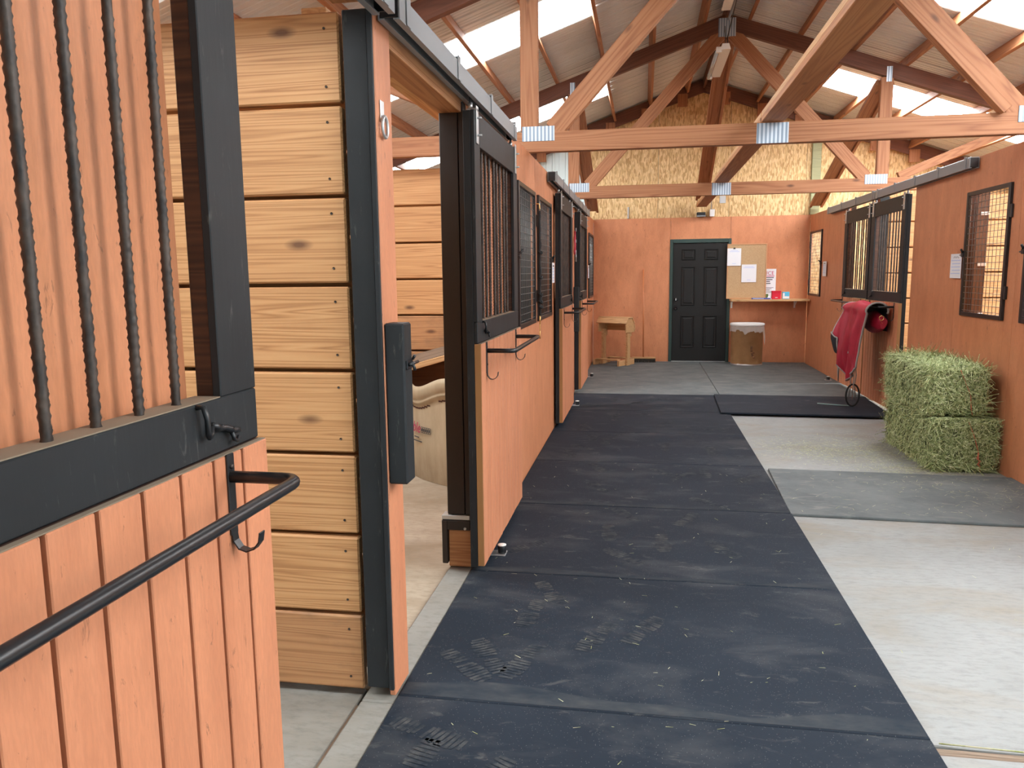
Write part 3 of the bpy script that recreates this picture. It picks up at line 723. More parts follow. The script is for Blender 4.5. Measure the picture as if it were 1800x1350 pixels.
def stall_card(label, x, y0, y1, z0, z1, side, clip=None):
    t = empty('stall_card', (x,(y0+y1)/2,z0), label, 'card', 'paper cards beside the mesh windows')
    s = side; a,b_ = sorted((x, x-s*-.0015))
    MB().box(min(x,x+s*.0015),max(x,x+s*.0015),y0,y1,z0,z1,.0003).build('sheet','paper',t)
    m = MB()
    for k in range(5):
        z = z1-.06-.028*k; xa = x - s*.0006; m.box(min(xa,xa-s*.0003),max(xa,xa-s*.0003),y0+.02,y1-.02-.02*(k%2),z,z+.006,.0001)
    m.build('written_lines','ink_pale',t,kind='stuff')
    m = MB(); xa = x-s*.0006
    m.tube([(xa,y0+(y1-y0)*(.25+.05*i),z1-.03-.01*math.sin(i*2.1)) for i in range(11)],.0012,4); m.build('handwriting','ink',t)
stall_card('lined paper card hanging beside the mesh window near the hay', 2.675,7.23,7.47,1.455,1.665,1)
stall_card('small paper card beside the back corner mesh window on the right', 2.675,12.25,12.48,1.455,1.675,1)
stall_card('paper card edge-on beside the rope-hung left mesh window', -.855,7.32,7.50,1.445,1.635,-1)
stall_card('paper card near the farthest left mesh window', -.855,12.1,12.30,1.46,1.66,-1)

# ------------------------------------------------------------------ back door
d = empty('door_1', ((DX0+DX1)/2,YB,0), kind='structure')
MB().box(DX0,DX1,YB+.012,YB+.05,.012,DZ-.005,.003).build('door_slab','door_black',d)
def raised(x0,x1,z0,z1):
    m = MB(); y = YB+.012
    # moulding: sloped ring then raised field
    def ring(i0,i1,ya,yb):
        V = []
        for ins,yy in ((i0,ya),(i1,yb)): V += [(x0+ins,yy,z0+ins),(x1-ins,yy,z0+ins),(x1-ins,yy,z1-ins),(x0+ins,yy,z1-ins)]
        return V
    V = ring(0,0.010,y-.0005,y-.011)+ring(.022,.034,y-.001,y-.001)+ring(.05,.05,y-.009,y-.009)
    V = V[:4]+V[4:8]+V[8:12]+V[12:16]+V[16:20]
    Fs = []
    for k in range(4):
        for i in range(4): a=k*4+i; b_=k*4+(i+1)%4; Fs.append((a,b_,b_+4,a+4))
    Fs.append((16,17,18,19)); m.add(V,Fs); m.build('door_panel','door_black',d)
for x0,x1 in ((DX0+.145,DX0+.375),(DX0+.52,DX0+.75)):
    for a,b_ in ((.105,.29),(.40,1.06),(1.235,1.785)): raised(x0,x1,DZ-b_,DZ-a)
MB().box(.432,DX0-.001,YB-.014,YB+.05,0.002,2.095,.004).build('door_trim','green_trim',d); MB().box(DX1+.001,1.446,YB-.014,YB+.05,0.002,2.095,.004).build('door_trim','green_trim',d)
MB().box(DX0,DX1,YB-.014,YB+.05,DZ,2.095,.004).build('door_trim','green_trim',d)
MB().box(DX0,DX1,YB-.03,YB+.03,0.001,.012,.002).build('threshold','galv',d)
for z,kind in ((1.075,'deadbolt'),(.925,'knob')):
    hm = MB().lathe([(.032,.012),(.032,.004),(.024,-.004)],(DX0+.06,YB,z),18,True,'y').build('door_rose','black_metal',d)
    if kind == 'knob': MB().lathe([(.011,-.004),(.011,-.03),(.026,-.038),(.029,-.052),(.018,-.064)],(DX0+.06,YB,z),18,True,'y').build('knob','black_metal',hm)
    else: MB().box(DX0+.05,DX0+.07,YB-.022,YB-.004,z-.02,z+.02,.003).build('keypad','galv',hm)
# ------------------------------------------------------------------ shelf and things by the back door
sh = empty('wall_shelf', (2.05,YB-.16,1.04), 'wooden wall shelf to the right of the black door', 'shelf')
board('shelf_board', (1.435,YB-.165,1.062), (2.685,YB-.165,1.062), .30, .034, 'pine', sh, up=(0,1,0))
for x in (1.475,2.50):
    m = MB(); m.box(x-.014,x+.014,YB-.006,YB-.002,.925,1.044,.001); m.box(x-.014,x+.014,YB-.20,YB-.002,1.040,1.0445,.001)
    m.prism([(YB-.004,.93),(YB-.19,1.04),(YB-.16,1.04),(YB-.004,.955)],x-.003,x+.003,'x'); m.build('bracket','white_metal',sh)
cb = empty('cork_board', (1.70,YB-.05,1.08), 'framed cork notice board overlapping the door trim', 'notice board')
MB().box(1.385,2.015,YB-.052,YB-.034,1.09,1.99,.001).build('cork_sheet','cork',cb)
for a in ((1.378,2.022,1.081,1.099),(1.378,2.022,1.981,1.999)): MB().box(a[0],a[1],YB-.058,YB-.03,a[2],a[3],.002).build('frame_rail','cork_trim',cb)
for a in ((1.378,1.396),(2.004,2.022)): MB().box(a[0],a[1],YB-.058,YB-.03,1.0995,1.9805,.002).build('frame_stile','cork_trim',cb)
def notice(name,label,x0,x1,z0,z1,y,clip):
    t = empty(name,((x0+x1)/2,y,z0),label,'notice','printed sheets on the cork board')
    MB().box(x0,x1,y-.001,y,z0,z1,.0003).build('sheet','paper',t)
    xm = (x0+x1)/2; m = MB()
    m.box(x0+.05,x1-.05,y-.0016,y-.001,z1-.040,z1-.034,.0001); m.box(x0+.03,x1-.03,y-.0016,y-.001,z1-.058,z1-.052,.0001); m.box(xm-.03,xm+.03,y-.0016,y-.001,z0+.035,z0+.041,.0001)
    m.build('print_lines','ink_pale',t,kind='stuff')
    if clip: MB().prism([(xm-.02,z1-.012),(xm+.02,z1-.012),(xm+.012,z1+.012),(xm-.012,z1+.012)],y-.008,y+.003,'y').build('binder_clip','black_metal',t)
    return t
notice('notice_sheet','upper white sheet on the cork board, hung from a black clip',1.378,1.602,1.635,1.925,YB-.062,True)
notice('notice_sheet','lower white sheet in the middle of the cork board',1.617,1.857,1.359,1.655,YB-.062,False)
ns = empty('notice_sign',(1.98,YB-.01,1.1),'white NOTICE sign half hidden behind the cork board','sign')
MB().box(1.74,2.185,YB-.008,YB-.002,1.083,1.578,.001).build('sign_plate','paper',ns)
text('lettering','NOTICE',.088,'ink_red',ns,facing((0,-1,0),(2.155,YB-.0085,1.478)),'RIGHT')
m = MB()
for k,(a,b_) in enumerate(((1.82,2.15),(1.85,2.13),(1.80,2.09),(1.90,2.10))): m.box(a,b_,YB-.0088,YB-.008,1.425-.032*k,1.439-.032*k,.0001)
for k in range(5): m.box(1.80,2.15-.03*(k%3),YB-.0088,YB-.008,1.262-.02*k,1.269-.02*k,.0001)
m.build('small_print','ink',ns,kind='stuff')
MB().box(1.86,2.16,YB-.0088,YB-.008,1.452,1.464,.0001).build('red_line','ink_red',ns)
MB().box(1.76,2.07,YB-.0088,YB-.008,1.085,1.16,.0001).build('green_picture','greenleaf',ns)
SZ = 1.0795
rb = empty('red_canister',(2.165,YB-.20,SZ),'red plastic tub standing on the wall shelf','tub')
m = MB(); 
def rrect(cx,cy,hx,hy,r,n=5):
    out=[]
    for q,(sx,sy) in enumerate(((1,1),(-1,1),(-1,-1),(1,-1))):
        for i in range(n+1):
            a = q*math.pi/2+i*math.pi/2/n; out.append((cx+sx*(hx-r)+r*math.cos(a), cy+sy*(hy-r)+r*math.sin(a)))
    return out
m.prism(rrect(2.165,YB-.20,.074,.05,.02),SZ,SZ+.118,'z'); m.build('tub','redplastic',rb)
MB().prism(rrect(2.165,YB-.20,.077,.053,.02),SZ+.118,SZ+.138,'z').build('lid','redplastic',rb)
m = MB()
for k in range(4): m.box(2.235,2.2405,YB-.235,YB-.165,SZ+.025+.022*k,SZ+.033+.022*k,.001)
m.box(2.145,2.185,YB-.2508,YB-.25,SZ+.022,SZ+.032,.0002); m.build('ribs','paper',rb)
bb = empty('blue_packet',(2.32,YB-.2,SZ),'small light blue packet beside the red tub on the shelf','packet')
MB().box(2.266,2.376,YB-.215,YB-.17,SZ,SZ+.118,.004).build('carton','bluebox',bb); MB().box(2.27,2.30,YB-.2158,YB-.215,SZ+.01,SZ+.10,.0002).box(2.30,2.372,YB-.2158,YB-.215,SZ+.01,SZ+.045,.0002).build('pale_print','paper',bb)
pk = empty('flat_wrapper',(1.93,YB-.24,SZ),'dark blue printed wrapper lying flat on the shelf','wrapper')
MB().box(1.77,2.07,YB-.29,YB-.19,SZ,SZ+.022,.006).build('wrapper','bluepack',pk); MB().box(1.785,1.96,YB-.2908,YB-.29,SZ+.006,SZ+.016,.0002).build('pale_print','ink_pale',pk)
m = MB(); rows=[]
for i in range(9):
    rows.append([(2.0+.011*j, YB-.29+.012*i, SZ+.003+.045*math.exp(-((i-4)**2+(j-4)**2)/7.0)+.012*noise.noise((i*.7,j*.7,3))) for j in range(9)])
m.grid(rows); o = m.build('crumpled_tissue','paper',None,'crumpled white tissue on the blue wrapper','tissue')

# fibre drum with liner
dr = empty('fibre_drum',(1.705,13.33,0),'brown fibre drum bin lined with a clear bag','bin')
MB().lathe([(.250,.001),(.255,.02),(.255,.62),(.262,.625),(.262,.645)],(1.705,13.33,0),40).build('drum_body','drum',dr)
MB().lathe([(.262,.001),(.264,.012),(.258,.025)],(1.705,13.33,.0),40,False).build('bottom_chime','galv',dr)
MB().lathe([(.268,.645),(.278,.655),(.278,.682),(.268,.690),(.20,.684),(.19,.675)],(1.705,13.33,0),40,True).build('rim_lid','white_plastic',dr)
m = MB(); rows=[]; n=72
for i in range(8):
    row=[]
    for k in range(n+1):
        a = 2*math.pi*k/n; fold = .5+.5*math.sin(a*17+1.3*math.sin(a*5)); low = .10+.07*noise.noise((math.cos(a)*4,math.sin(a)*4,1.7))+.035*noise.noise((math.cos(a)*14,math.sin(a)*14,5.1))
        da = abs((a-(-.35)%(2*math.pi)+math.pi)%(2*math.pi)-math.pi); low += .20*max(0,1-da/.28)
        f = i/7; r = .268+.010*fold*(.3+f)+.02*max(0,1-da/.3)*f
        row.append((1.705+r*math.cos(a),13.33+r*math.sin(a),.650-low*f))
    rows.append(row)
m.grid(rows); m.build('bag_liner','bag',dr)
m = MB(); a0 = -math.pi/2+.25
for k in range(7):
    a = a0+random.uniform(-.12,.12); z = .13+.03*k+random.uniform(-.01,.01); m.add(*cbox_data(.035,.0012,.028,.0004),False,Matrix.Translation((1.705+.2555*math.cos(a),13.33+.2555*math.sin(a),z))@Matrix.Rotation(a+math.pi/2,4,'Z'))
m.build('stain','stain_mark',dr)

# push broom
br = empty('push_broom',(.01,13.52,0),'push broom leaning upright against the back wall','broom')
MB().tube([(.005,13.50,.085),(-.012,13.63,1.59)],.0125,10).build('handle','broomwood',br)
MB().box(-.19,.215,13.46,13.53,.062,.09,.006).build('head_block','pine',br)
m = MB(); 
for k in range(60):
    x = -.185+.4*k/60
    for yy in (13.47,13.49,13.51,13.525): m.ribbon((x+random.uniform(-.003,.003),yy,.064),(x+random.uniform(-.012,.016),yy-.01+random.uniform(-.02,.012),.0015),.007,Vector((0,1,0)))
m.build('bristles','bristle',br,kind='stuff')

# saddle rack
ang = math.atan2(.36,-.60)
SR = Matrix.Translation((-.20,12.99,0)) @ Matrix.Rotation(ang-math.pi,4,'Z')   # local -X runs toward the far end
sr = empty('saddle_rack',(-.20,12.99,0),'unpainted wooden saddle rack in the left back corner','saddle rack')
def sbox(name,x0,x1,y0,y1,z0,z1,tilt=0,mat='pine'):
    c = Vector(((x0+x1)/2,(y0+y1)/2,(z0+z1)/2)); L = x1-x0
    V,Fs = cbox_data(x1-x0,y1-y0,z1-z0,.003); me = bpy.data.meshes.new(name); me.from_pydata(V,[],Fs); me.update()
    o = bpy.data.objects.new(name,me); return link(o,mat,sr,SR@Matrix.Translation(c)@Matrix.Rotation(tilt,4,'X'))
hexa = [(-.125,.555),(.125,.555),(.125,.685),(.055,.785),(-.055,.785),(-.125,.685)]
for x0 in (-.04,-.58):
    m = MB(); m.prism(hexa,x0,x0+.02,'x'); me = bpy.data.meshes.new('end_board'); me.from_pydata(m.v,[],m.f); me.update(); link(bpy.data.objects.new('end_board',me),'pine',sr,SR)
sbox('top_board',-.62,-.0,-.055,.055,.788,.806); sbox('slope_board',-.61,-.01,-.155,-.045,.737,.755,.95); sbox('slope_board',-.61,-.01,.045,.155,.737,.755,-.95)
sbox('side_board',-.61,-.01,.127,.145,.57,.68); 
for x0 in (-.078,-.562):
    sbox('leg',x0,x0+.038,-.045,.045,.0,.60); sbox('foot',x0-.0385,x0-.0005,-.24,.24,0,.089)
    sbox('knee_brace',x0+.0,x0+.02,.046,.11,.48,.56)
sbox('stringer',-.55,-.12,-.225,-.135,.0895,.108); sbox('stringer',-.55,-.12,.135,.225,.0895,.108)

# ------------------------------------------------------------------ fluorescent fitting, cable, boxes
fx = empty('shop_light',(.83,9.55,3.9),'white strip light hanging under the farther truss apex','lamp')
def slope(y): return 3.905
m = MB(); m.prism([(.775,3.895),(.885,3.895),(.865,3.955),(.795,3.955)],8.95,10.17,'y'); m.build('housing','white_metal',fx)
MB().tube([(.745,9.02,3.885),(.745,10.12,3.885)],.020,12).build('tube','tube_glass',fx); MB().box(.735,.79,8.97,9.01,3.87,3.93,.003).box(.735,.79,10.13,10.17,3.87,3.93,.003).build('tube_socket','white_metal',fx)
m = MB(); m.tube([(.83,8.98,3.955),(.84,9.2,4.2),(.90,9.93,4.34)],.004,6); m.tube([(.83,10.1,3.955),(.88,10.0,4.3)],.004,6); m.build('hanging_chain','black_metal',fx)
o = MB().tube([(.93,6.2,4.42),(.932,7.6,4.38),(.93,8.8,4.41),(.935,9.86,4.28),(.935,9.89,4.12),(.90,9.9,4.03)],.006,6).build('power_cable','black_metal',None,'black power cable running along the ridge to the strip light','cable')
f2 = empty('shop_light',(.85,8.66,4.385),'white strip light high under the ridge, nearer than the farther truss apex','lamp')
MB().prism([(.80,4.385),(.90,4.385),(.88,4.44),(.82,4.44)],8.05,9.27,'y').build('housing','white_metal',f2)
c = MB(); c.tube([(.94,6.2,4.47),(.94,9.85,4.47)],.016,10); c.build('conduit_pipe','galv',None,'grey conduit pipe running along the ridge','pipe')
eb = empty('junction_box',(1.11,YB-.05,2.458),'small white electrical box on top of the back wall','electrical box'); MB().box(1.07,1.15,YB-.09,YB-.01,2.458,2.575,.004).build('box','white_plastic',eb); MB().tube([(1.10,YB-.03,2.575),(1.10,YB-.03,3.0)],.01,8).build('conduit','galv',eb)
sk = empty('speaker_box',(.93,YB-.2,2.458),'small black box under the central runner above the door','box'); MB().box(.86,1.0,YB-.10,YB-.012,2.4585,2.53,.004).build('housing','black_metal',sk); MB().box(.855,1.005,YB-.106,YB-.10,2.4585,2.478,.003).build('grey_face','track',sk)
MB().box(-.295,-.27,YB-.03,YB+.02,2.458,2.65,.003).build('conduit_stub','galv',None,'short grey conduit stub on the left part of the back wall top','pipe')
MB().box(1.235,1.335,YB+.012,YB+.0215,2.68,2.80,.002).build('blank_plate','galv',None,'grey blank cover plate on the pale strand board','plate')

# ------------------------------------------------------------------ rubber mats
mats = []
def mat(label, x0,x1,y0,y1, z1=0.0, thick=.017, m='rubber', rot=0.0):
    cx, cy = (x0+x1)/2,(y0+y1)/2
    V,Fs = cbox_data(x1-x0-.004,y1-y0-.004,thick,.003)
    me = bpy.data.meshes.new('rubber_mat'); me.from_pydata(V,[],Fs); me.update(); o = bpy.data.objects.new('rubber_mat',me)
    link(o,m,None,Matrix.Translation((cx,cy,z1-thick/2))@Matrix.Rotation(rot,4,'Z')); tag(o,label,'mat','black rubber floor mats'); mats.append((o,x0,x1,y0,y1,z1)); return o
L_ = 1.223; seam = [6.208+L_*k for k in range(-6,4)]
labs = ['rubber mat under the camera, outside the lower picture edge','rubber mat behind the first seam, cut off by the bottom edge','black rubber mat in the bottom foreground, below the nearest orange post','black rubber mat with clear boot prints in front of the second stall opening','black rubber mat beside the foot of the open second stall door','black rubber mat left of the grey mat with scattered hay','black rubber mat left of the concrete patch with loose hay','black rubber mat left of the hay bales, beyond the bare concrete','black rubber mat left of the loose overlapping mat','x']
for k in range(9):
    y0, y1 = seam[k], seam[k+1]
    mat(labs[k], ML, MR, y0, y1)
mat('dusty grey rubber mat crossing the concrete in front of the hay bales', .957,2.70,4.95,6.13,0,.017,'rubber_dusty',-.035)
mat('loose black rubber mat overlapping its neighbours near the red blanket', .86,2.62,8.50,9.80,.021,.019,'rubber',-.03)
ys = [9.885,11.06,12.08,13.2,13.645]
cl_l = ['grey back mat of the left column, first behind the black run','grey back mat of the left column, second from the black run','grey back mat of the left column in front of the saddle rack','narrow grey mat strip under the saddle rack and black door']
cl_r = ['grey back mat of the right column, first behind the loose mat','grey back mat of the right column, second from the loose mat','grey back mat of the right column in front of the fibre drum','narrow grey mat strip under the fibre drum']
for k in range(4):
    mat(cl_l[k], ML,.955,ys[k],ys[k+1],0,.017,'rubber_dusty'); mat(cl_r[k], .958,2.695,ys[k],ys[k+1],0,.017,'rubber_dusty')
# boot prints: dusty sole shapes with tread bars, part of the mat they mark
def sole_bars(mir):
    polys = []
    n = 15
    for i in range(n):
        f = i/(n-1); y = -.14+.28*f
        if .36 < f < .48: continue
        wd = (.038 if f < .4 else .046)*math.sqrt(max(.05,1-((f-.17)/.30)**2 if f < .36 else 1-((f-.72)/.36)**2))
        sk = .0025*(1 if i%2 else -1)
        polys.append([(-wd+mir*.006*f*3,y-.007+sk),(wd+mir*.006*f*3,y-.007-sk),(wd+mir*.006*f*3,y+.007-sk),(-wd+mir*.006*f*3,y+.007+sk)])
    return polys
random.seed(21)
for (o,x0,x1,y0,y1,z1) in mats[2:9]:
    for k in range(7):
        m = MB(); cx = random.uniform(x0+.15,x1-.15); cy = random.uniform(y0+.16,y1-.16); a = random.choice((0,math.pi))+random.gauss(0,.7)
        for p in sole_bars(random.choice((-1,1))):
            q = [(cx+px*math.cos(a)-py*math.sin(a), cy+px*math.sin(a)+py*math.cos(a), z1+.0015) for px,py in p]; m.add(q,[(0,1,2,3)])
        m.build('boot_print','dust',o,origin=(cx,cy,z1),kind='stuff')
# dusty bands along the seams of the near mats
for (o,x0,x1,y0,y1,z1) in mats[1:6]:
    m = MB(); N = 24; rows = []
    for r in range(4):
        rows.append([(x0+.01+(x1-x0-.02)*i/N, y0+.01+(.02+.10*(.5+.5*noise.noise((i*.21,y0*3,0)))+.03*math.sin(i*.3))*r/3*(1 if y0 < 3 else .6), z1+.001) for i in range(N+1)])
    m.grid(rows,False); m.build('dust_band','dust_film',o,origin=(x0,y0,z1))
random.seed(5)
# ------------------------------------------------------------------ hay
def bale(label, x0,x1,y0,y1,z0,z1, nblades, twist=0.0):
    t = empty('hay_bale',((x0+x1)/2,(y0+y1)/2,z0),label,'hay bale','stacked hay bales')
    cx,cy,cz = (x0+x1)/2,(y0+y1)/2,(z0+z1)/2; hx,hy,hz = (x1-x0)/2,(y1-y0)/2,(z1-z0)/2
    N = 12; 
    def surf(n,a,b_):   # n axis/sign, a,b in -1..1 -> rounded lumpy box point
        ax,s = n; p = [0,0,0]; o_ = [i for i in range(3) if i != ax]; p[ax]=s; p[o_[0]]=a; p[o_[1]]=b_
        v = Vector((p[0]*hx,p[1]*hy,p[2]*hz)); r = .045
        q = Vector((max(-hx+r,min(hx-r,v.x)),max(-hy+r,min(hy-r,v.y)),max(-hz+r,min(hz-r,v.z)))); d_ = v-q
        nn = d_.normalized() if d_.length > 1e-6 else Vector(); v = q+nn*r
        lump = .012*noise.noise((v.x*9+cx*5,v.y*9,v.z*9+cz*7))
        return Vector((cx,cy,cz))+v+nn*lump, nn
    m = MB()
    for ax in range(3):
        for s in (-1,1):
            rows=[[surf((ax,s),-1+2*i/N,-1+2*k/N)[0]*1.0 for k in range(N+1)] for i in range(N+1)]
            m.grid(rows,True)
    m.build('packed_core','hay_core',t)
    m = MB()
    areas = [(0,-1,hy*hz*1.0),(0,1,hy*hz*.15),(1,-1,hx*hz*1.3),(1,1,hx*hz*.15),(2,1,hx*hy*1.0)]
    tot = sum(a for *_,a in areas)
    for ax,s,a in areas:
        for _ in range(int(nblades*a/tot)):
            p,nn = surf((ax,s),random.uniform(-1,1),random.uniform(-1,1))
            if nn.length < .1: nn = Vector([s if i==ax else 0 for i in range(3)])
            d_ = Vector((random.gauss(0,1),random.gauss(0,1),random.gauss(0,1)))
            if ax == 0: d_ = Vector((random.gauss(0,.5),random.gauss(0,.45),random.gauss(0,1.2)))
            d_ = d_ - nn*d_.dot(nn)*random.uniform(.3,1.0); d_.normalize()
            L = random.choice((.03,.045,.06,.09,.12)); q = p + nn*random.uniform(-.004,.012)
            e = q+d_*L+nn*random.uniform(-.004,.012)
            e.z = min(e.z, z1+.004 if z0 < .1 else 9); q.z = min(q.z, z1+.004 if z0 < .1 else 9); e.x = min(e.x, XR-.003); q.x = min(q.x,XR-.003); e.z = max(e.z, z0+.001); q.z = max(q.z,z0+.001)
            m.ribbon(q,e,random.uniform(.0025,.0065),nn.cross(d_)*.3+nn)
    for _ in range(60):
        p,nn = surf((random.choice((0,1)),-1),random.uniform(-1,1),random.uniform(-.7,1)); e = p+Vector((random.uniform(-.9,.2),random.uniform(-.9,.4),random.uniform(-.5,.6))).normalized()*random.uniform(.05,.11)
        e.z = max(e.z,z0+.002); m.ribbon(p,e,.0028)
    m.build('hay_stems','hay',t,kind='stuff')
    m = MB(); x = x0+hx*1.25
    m.tube([(x-.05,y0-.012,z1-.02),(x-.01,y0-.016,z1-.12),(x+.03,y0-.016,z0+.17),(x+.04,y0-.018,z0+.06),(x+.055,y0-.012,z0+.01)],.003,6)
    if z0 < .1:
        m.tube([(x+.03,y0-.02,z0+.16),(x+.02,y0-.03,z0+.12),(x+.045,y0-.03,z0+.10),(x+.025,y0-.028,z0+.075),(x+.045,y0-.025,z0+.06)],.006,6)
    m.build('twine','twine',t)
bale('lower hay bale on the concrete against the right wall, knotted with red twine',2.20,2.675,6.27,7.42,FZ,.40,9500)
bale('upper hay bale stacked on the lower one',2.165,2.60,6.33,7.40,.412,.79,8500)
m = MB()
def scatter(n,cx,cy,sx,sy,z,Lr=(.015,.05),gauss=True,lim=None):
    k = 0
    while k < n:
        x = random.gauss(cx,sx) if gauss else random.uniform(cx-sx,cx+sx); y = random.gauss(cy,sy) if gauss else random.uniform(cy-sy,cy+sy)
        k += 1
        if lim and not (lim[0] < x < lim[1] and lim[2] < y < lim[3]): continue
        a = random.uniform(0,6.28); L = random.uniform(*Lr); m.ribbon((x,y,z+.001),(x+L*math.cos(a),y+L*math.sin(a),z+.001+random.uniform(0,.006)),random.uniform(.0015,.003),Vector((0,0,1)))
scatter(1500,1.50,6.95,.26,.26,FZ,lim=(.98,2.2,6.2,8.4)); scatter(1400,2.0,6.9,.20,.45,FZ,lim=(1.1,2.25,6.15,8.2)); scatter(900,2.2,6.28,.3,.14,FZ,lim=(1.4,2.69,6.16,6.5))
scatter(240,2.25,5.75,.35,.28,.0,lim=(1.1,2.66,5.03,6.08)); scatter(90,1.8,5.5,.8,.5,.0,gauss=False,lim=(1.0,2.6,5.0,6.0))
scatter(120,2.45,13.35,.2,.2,.0,lim=(2.0,2.68,12.5,13.6)); scatter(170,0.05,3.6,.85,2.6,.0,(.008,.03),False); scatter(25,1.8,3.5,.8,1.2,FZ,(.01,.04),False)
m.build('loose_hay','litter',None,'loose hay scattered on the concrete and mats around the bales','hay',kind='stuff')
m = MB()
m.tube([(.97,2.53,FZ+.012),(1.4,2.50,FZ+.02),(1.75,2.56,FZ+.014),(2.0,2.53,FZ+.01)],.0025,6); m.tube([(1.25,2.5,FZ+.01),(1.36,2.56,FZ+.02),(1.46,2.6,FZ+.015)],.002,6)
m.build('green_straw','litter',None,'long green straw lying along the wooden floor joint','straw')

# ------------------------------------------------------------------ corner feeder in the second stall
fd = empty('corner_feeder',(-1.0,6.27,FZ-.012),'beige plastic corner feeder with a scalloped rim inside the second stall','feeder')
cx,cy,rad = -1.0,6.27,.985; zf = FZ-.010
def rim(a): return .80-.045*math.cos((a-3.93)*8.5)
rows_o=[]; N=64
A0,A1 = math.pi+.02,1.5*math.pi-.02
prof_z = [0,.15,.3,.45,.56,.60,.63,.70,.735,.76]
for i in range(N+1):
    a = A0+(A1-A0)*i/N; d_ = (rim(a)-.80)
    col=[]
    for z,r in ((0,-.035),(.1,-.03),(.3,-.02),(.58+d_,-.012),(.632+d_,-.010),(.637+d_,.006),(.655+d_,.010),(.67+d_,.004),(.675+d_,.012),(.735+d_,.016),(.765+d_,.010),(.77+d_,-.006),(.755+d_,-.03),(.5,-.05),(.3,-.07)):
        col.append((cx+(rad+r)*math.cos(a),cy+(rad+r)*math.sin(a),zf+z))
    rows_o.append(col)
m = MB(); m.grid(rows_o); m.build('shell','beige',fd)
m = MB(); m.prism([(cx,cy)]+[(cx+.9*math.cos(A0+(A1-A0)*i/16),cy+.9*math.sin(A0+(A1-A0)*i/16)) for i in range(17)],zf+.42,zf+.44,'z'); m.build('inner_floor','plank_dirty',fd)
for a_ in (A0+.18,A0+.62,A0+1.06):
    m = MB()
    for i in range(10):
        a = a_ + .034*i; dd = rim(a)-.80
        m.add(*cbox_data(.038,.004,.012,.001),False,Matrix.Translation((cx+(rad-.0115)*math.cos(a),cy+(rad-.0115)*math.sin(a),zf+.605+dd))@Matrix.Rotation(a+math.pi/2,4,'Z'))
    m.build('moulded_groove','groove',fd)
def on_feeder(a,z): return facing((math.cos(a),math.sin(a),0),(cx+(rad-.010)*math.cos(a),cy+(rad-.010)*math.sin(a),zf+z))
am = math.atan2(5.62-cy,-1.71-cx)%(2*math.pi)
lg = empty('x',(0,0,0)) if False else fd
text('lettering','ble',.115,'ink_red',fd,on_feeder(am-.035,.375)@Matrix.Translation((0,0,.004)),'LEFT',.35,.0008)
m = MB()
for k in range(5):
    T = on_feeder(am+.115+.024*k,.40)
    for (dx,dz,sx,sz) in ((0,.022,.022,.003),(0,-.022,.022,.003),(-.011,0,.003,.045),(.011,0,.003,.045),(0,0,.010,.020)):
        V,Fs = cbox_data(sx,sz,.002,.0003); m.add([(p[0]+dx,p[1]+dz,p[2]+.003) for p in V],Fs,False,T)
for (z,a,n) in ((.335,am+.0,5),(.305,am-.02,9)):
    for k in range(n):
        V,Fs = cbox_data(.013,.008,.002,.0003); m.add([(p[0],p[1],p[2]+.003) for p in V],Fs,False,on_feeder(a+.0155*k,z))
m.build('small_lettering','ink',fd,kind='stuff')
lb = empty('feeder_lid',(-1.5,6.05,.8),'weathered wooden lid board propped over the corner feeder','lid')
board('lid_board',(-2.02,6.06,.79),(-1.10,6.12,1.045),.20,.035,'old_wood',lb,up=(.1,1,.35)); board('lid_edge',(-2.02,5.95,.745),(-1.10,6.01,1.0),.045,.045,'pine',lb); board('back_panel',(-1.95,6.22,.66),(-1.05,6.25,.70),.42,.02,'panel_brown',lb)

# ------------------------------------------------------------------ tack
rp_ = empty('lead_rope',(-.845,6.31,2.08),'black lead rope with knots hanging on the left wall between mesh windows','rope')
pts=[(-.84,6.31+.006*math.sin(i*1.3),2.035-.0235*i) for i in range(37)]
MB().tube(pts,[.010+(.006 if i in (11,12,20,21,29,30,31,33) else 0) for i in range(37)],8).build('rope','rope_black',rp_)
m=MB()
for z in (1.70,1.50,1.36,1.30,1.26): m.tube([(-.835+.014*math.cos(a),6.31+.016*math.sin(a),z+.008*math.sin(a*2)) for a in [i*math.pi/5 for i in range(10)]],.008,6,True)
m.build('knot','rope_black',rp_)
m=MB(); m.tube([(-.87,6.31,2.09),(-.845,6.31,2.09),(-.838,6.31,2.075)],.005,6); m.tube([(-.838,6.31+.014*math.cos(a),2.062+.018*math.sin(a)) for a in [i*math.pi/6 for i in range(12)]],.004,6,True); m.build('hook','brass',rp_)
m=MB(); m.tube([(-.84,6.31,1.19),(-.84,6.31,1.12)],.006,6); m.tube([(-.84,6.31+.010*math.cos(a),1.095+.022*math.sin(a)) for a in [i*math.pi/6 for i in range(12)]],.003,6,True); m.tube([(-.84,6.31,1.07),(-.842,6.305,1.03),(-.84,6.315,1.0)],.005,6); m.build('snap','brass',rp_)
hl = empty('halter',(-.86,9.745,1.7),'red halter with metal rings hanging on the far left stall post','halter')
m=MB(); m.tube([(-.855,9.745+.03*math.sin(i*.9),2.05-.02*i) for i in range(15)],.011,6); m.tube([(-.85,9.745+.05*math.cos(a),1.90+.09*math.sin(a)) for a in [i*math.pi/8 for i in range(16)]],.009,6,True); m.build('webbing','rope_red',hl)
m=MB(); 
for z in (2.07,1.93,1.80,1.74): m.tube([(-.84,9.745+.018*math.cos(a),z+.02*math.sin(a)) for a in [i*math.pi/6 for i in range(12)]],.004,6,True)
m.tube([(-.84,9.745,1.78),(-.84,9.75,1.68)],.006,6); m.build('ring','galv',hl)
nv = empty('navy_strap',(2.665,9.84,1.2),'navy blue rope hanging between the two right hand doors','rope')
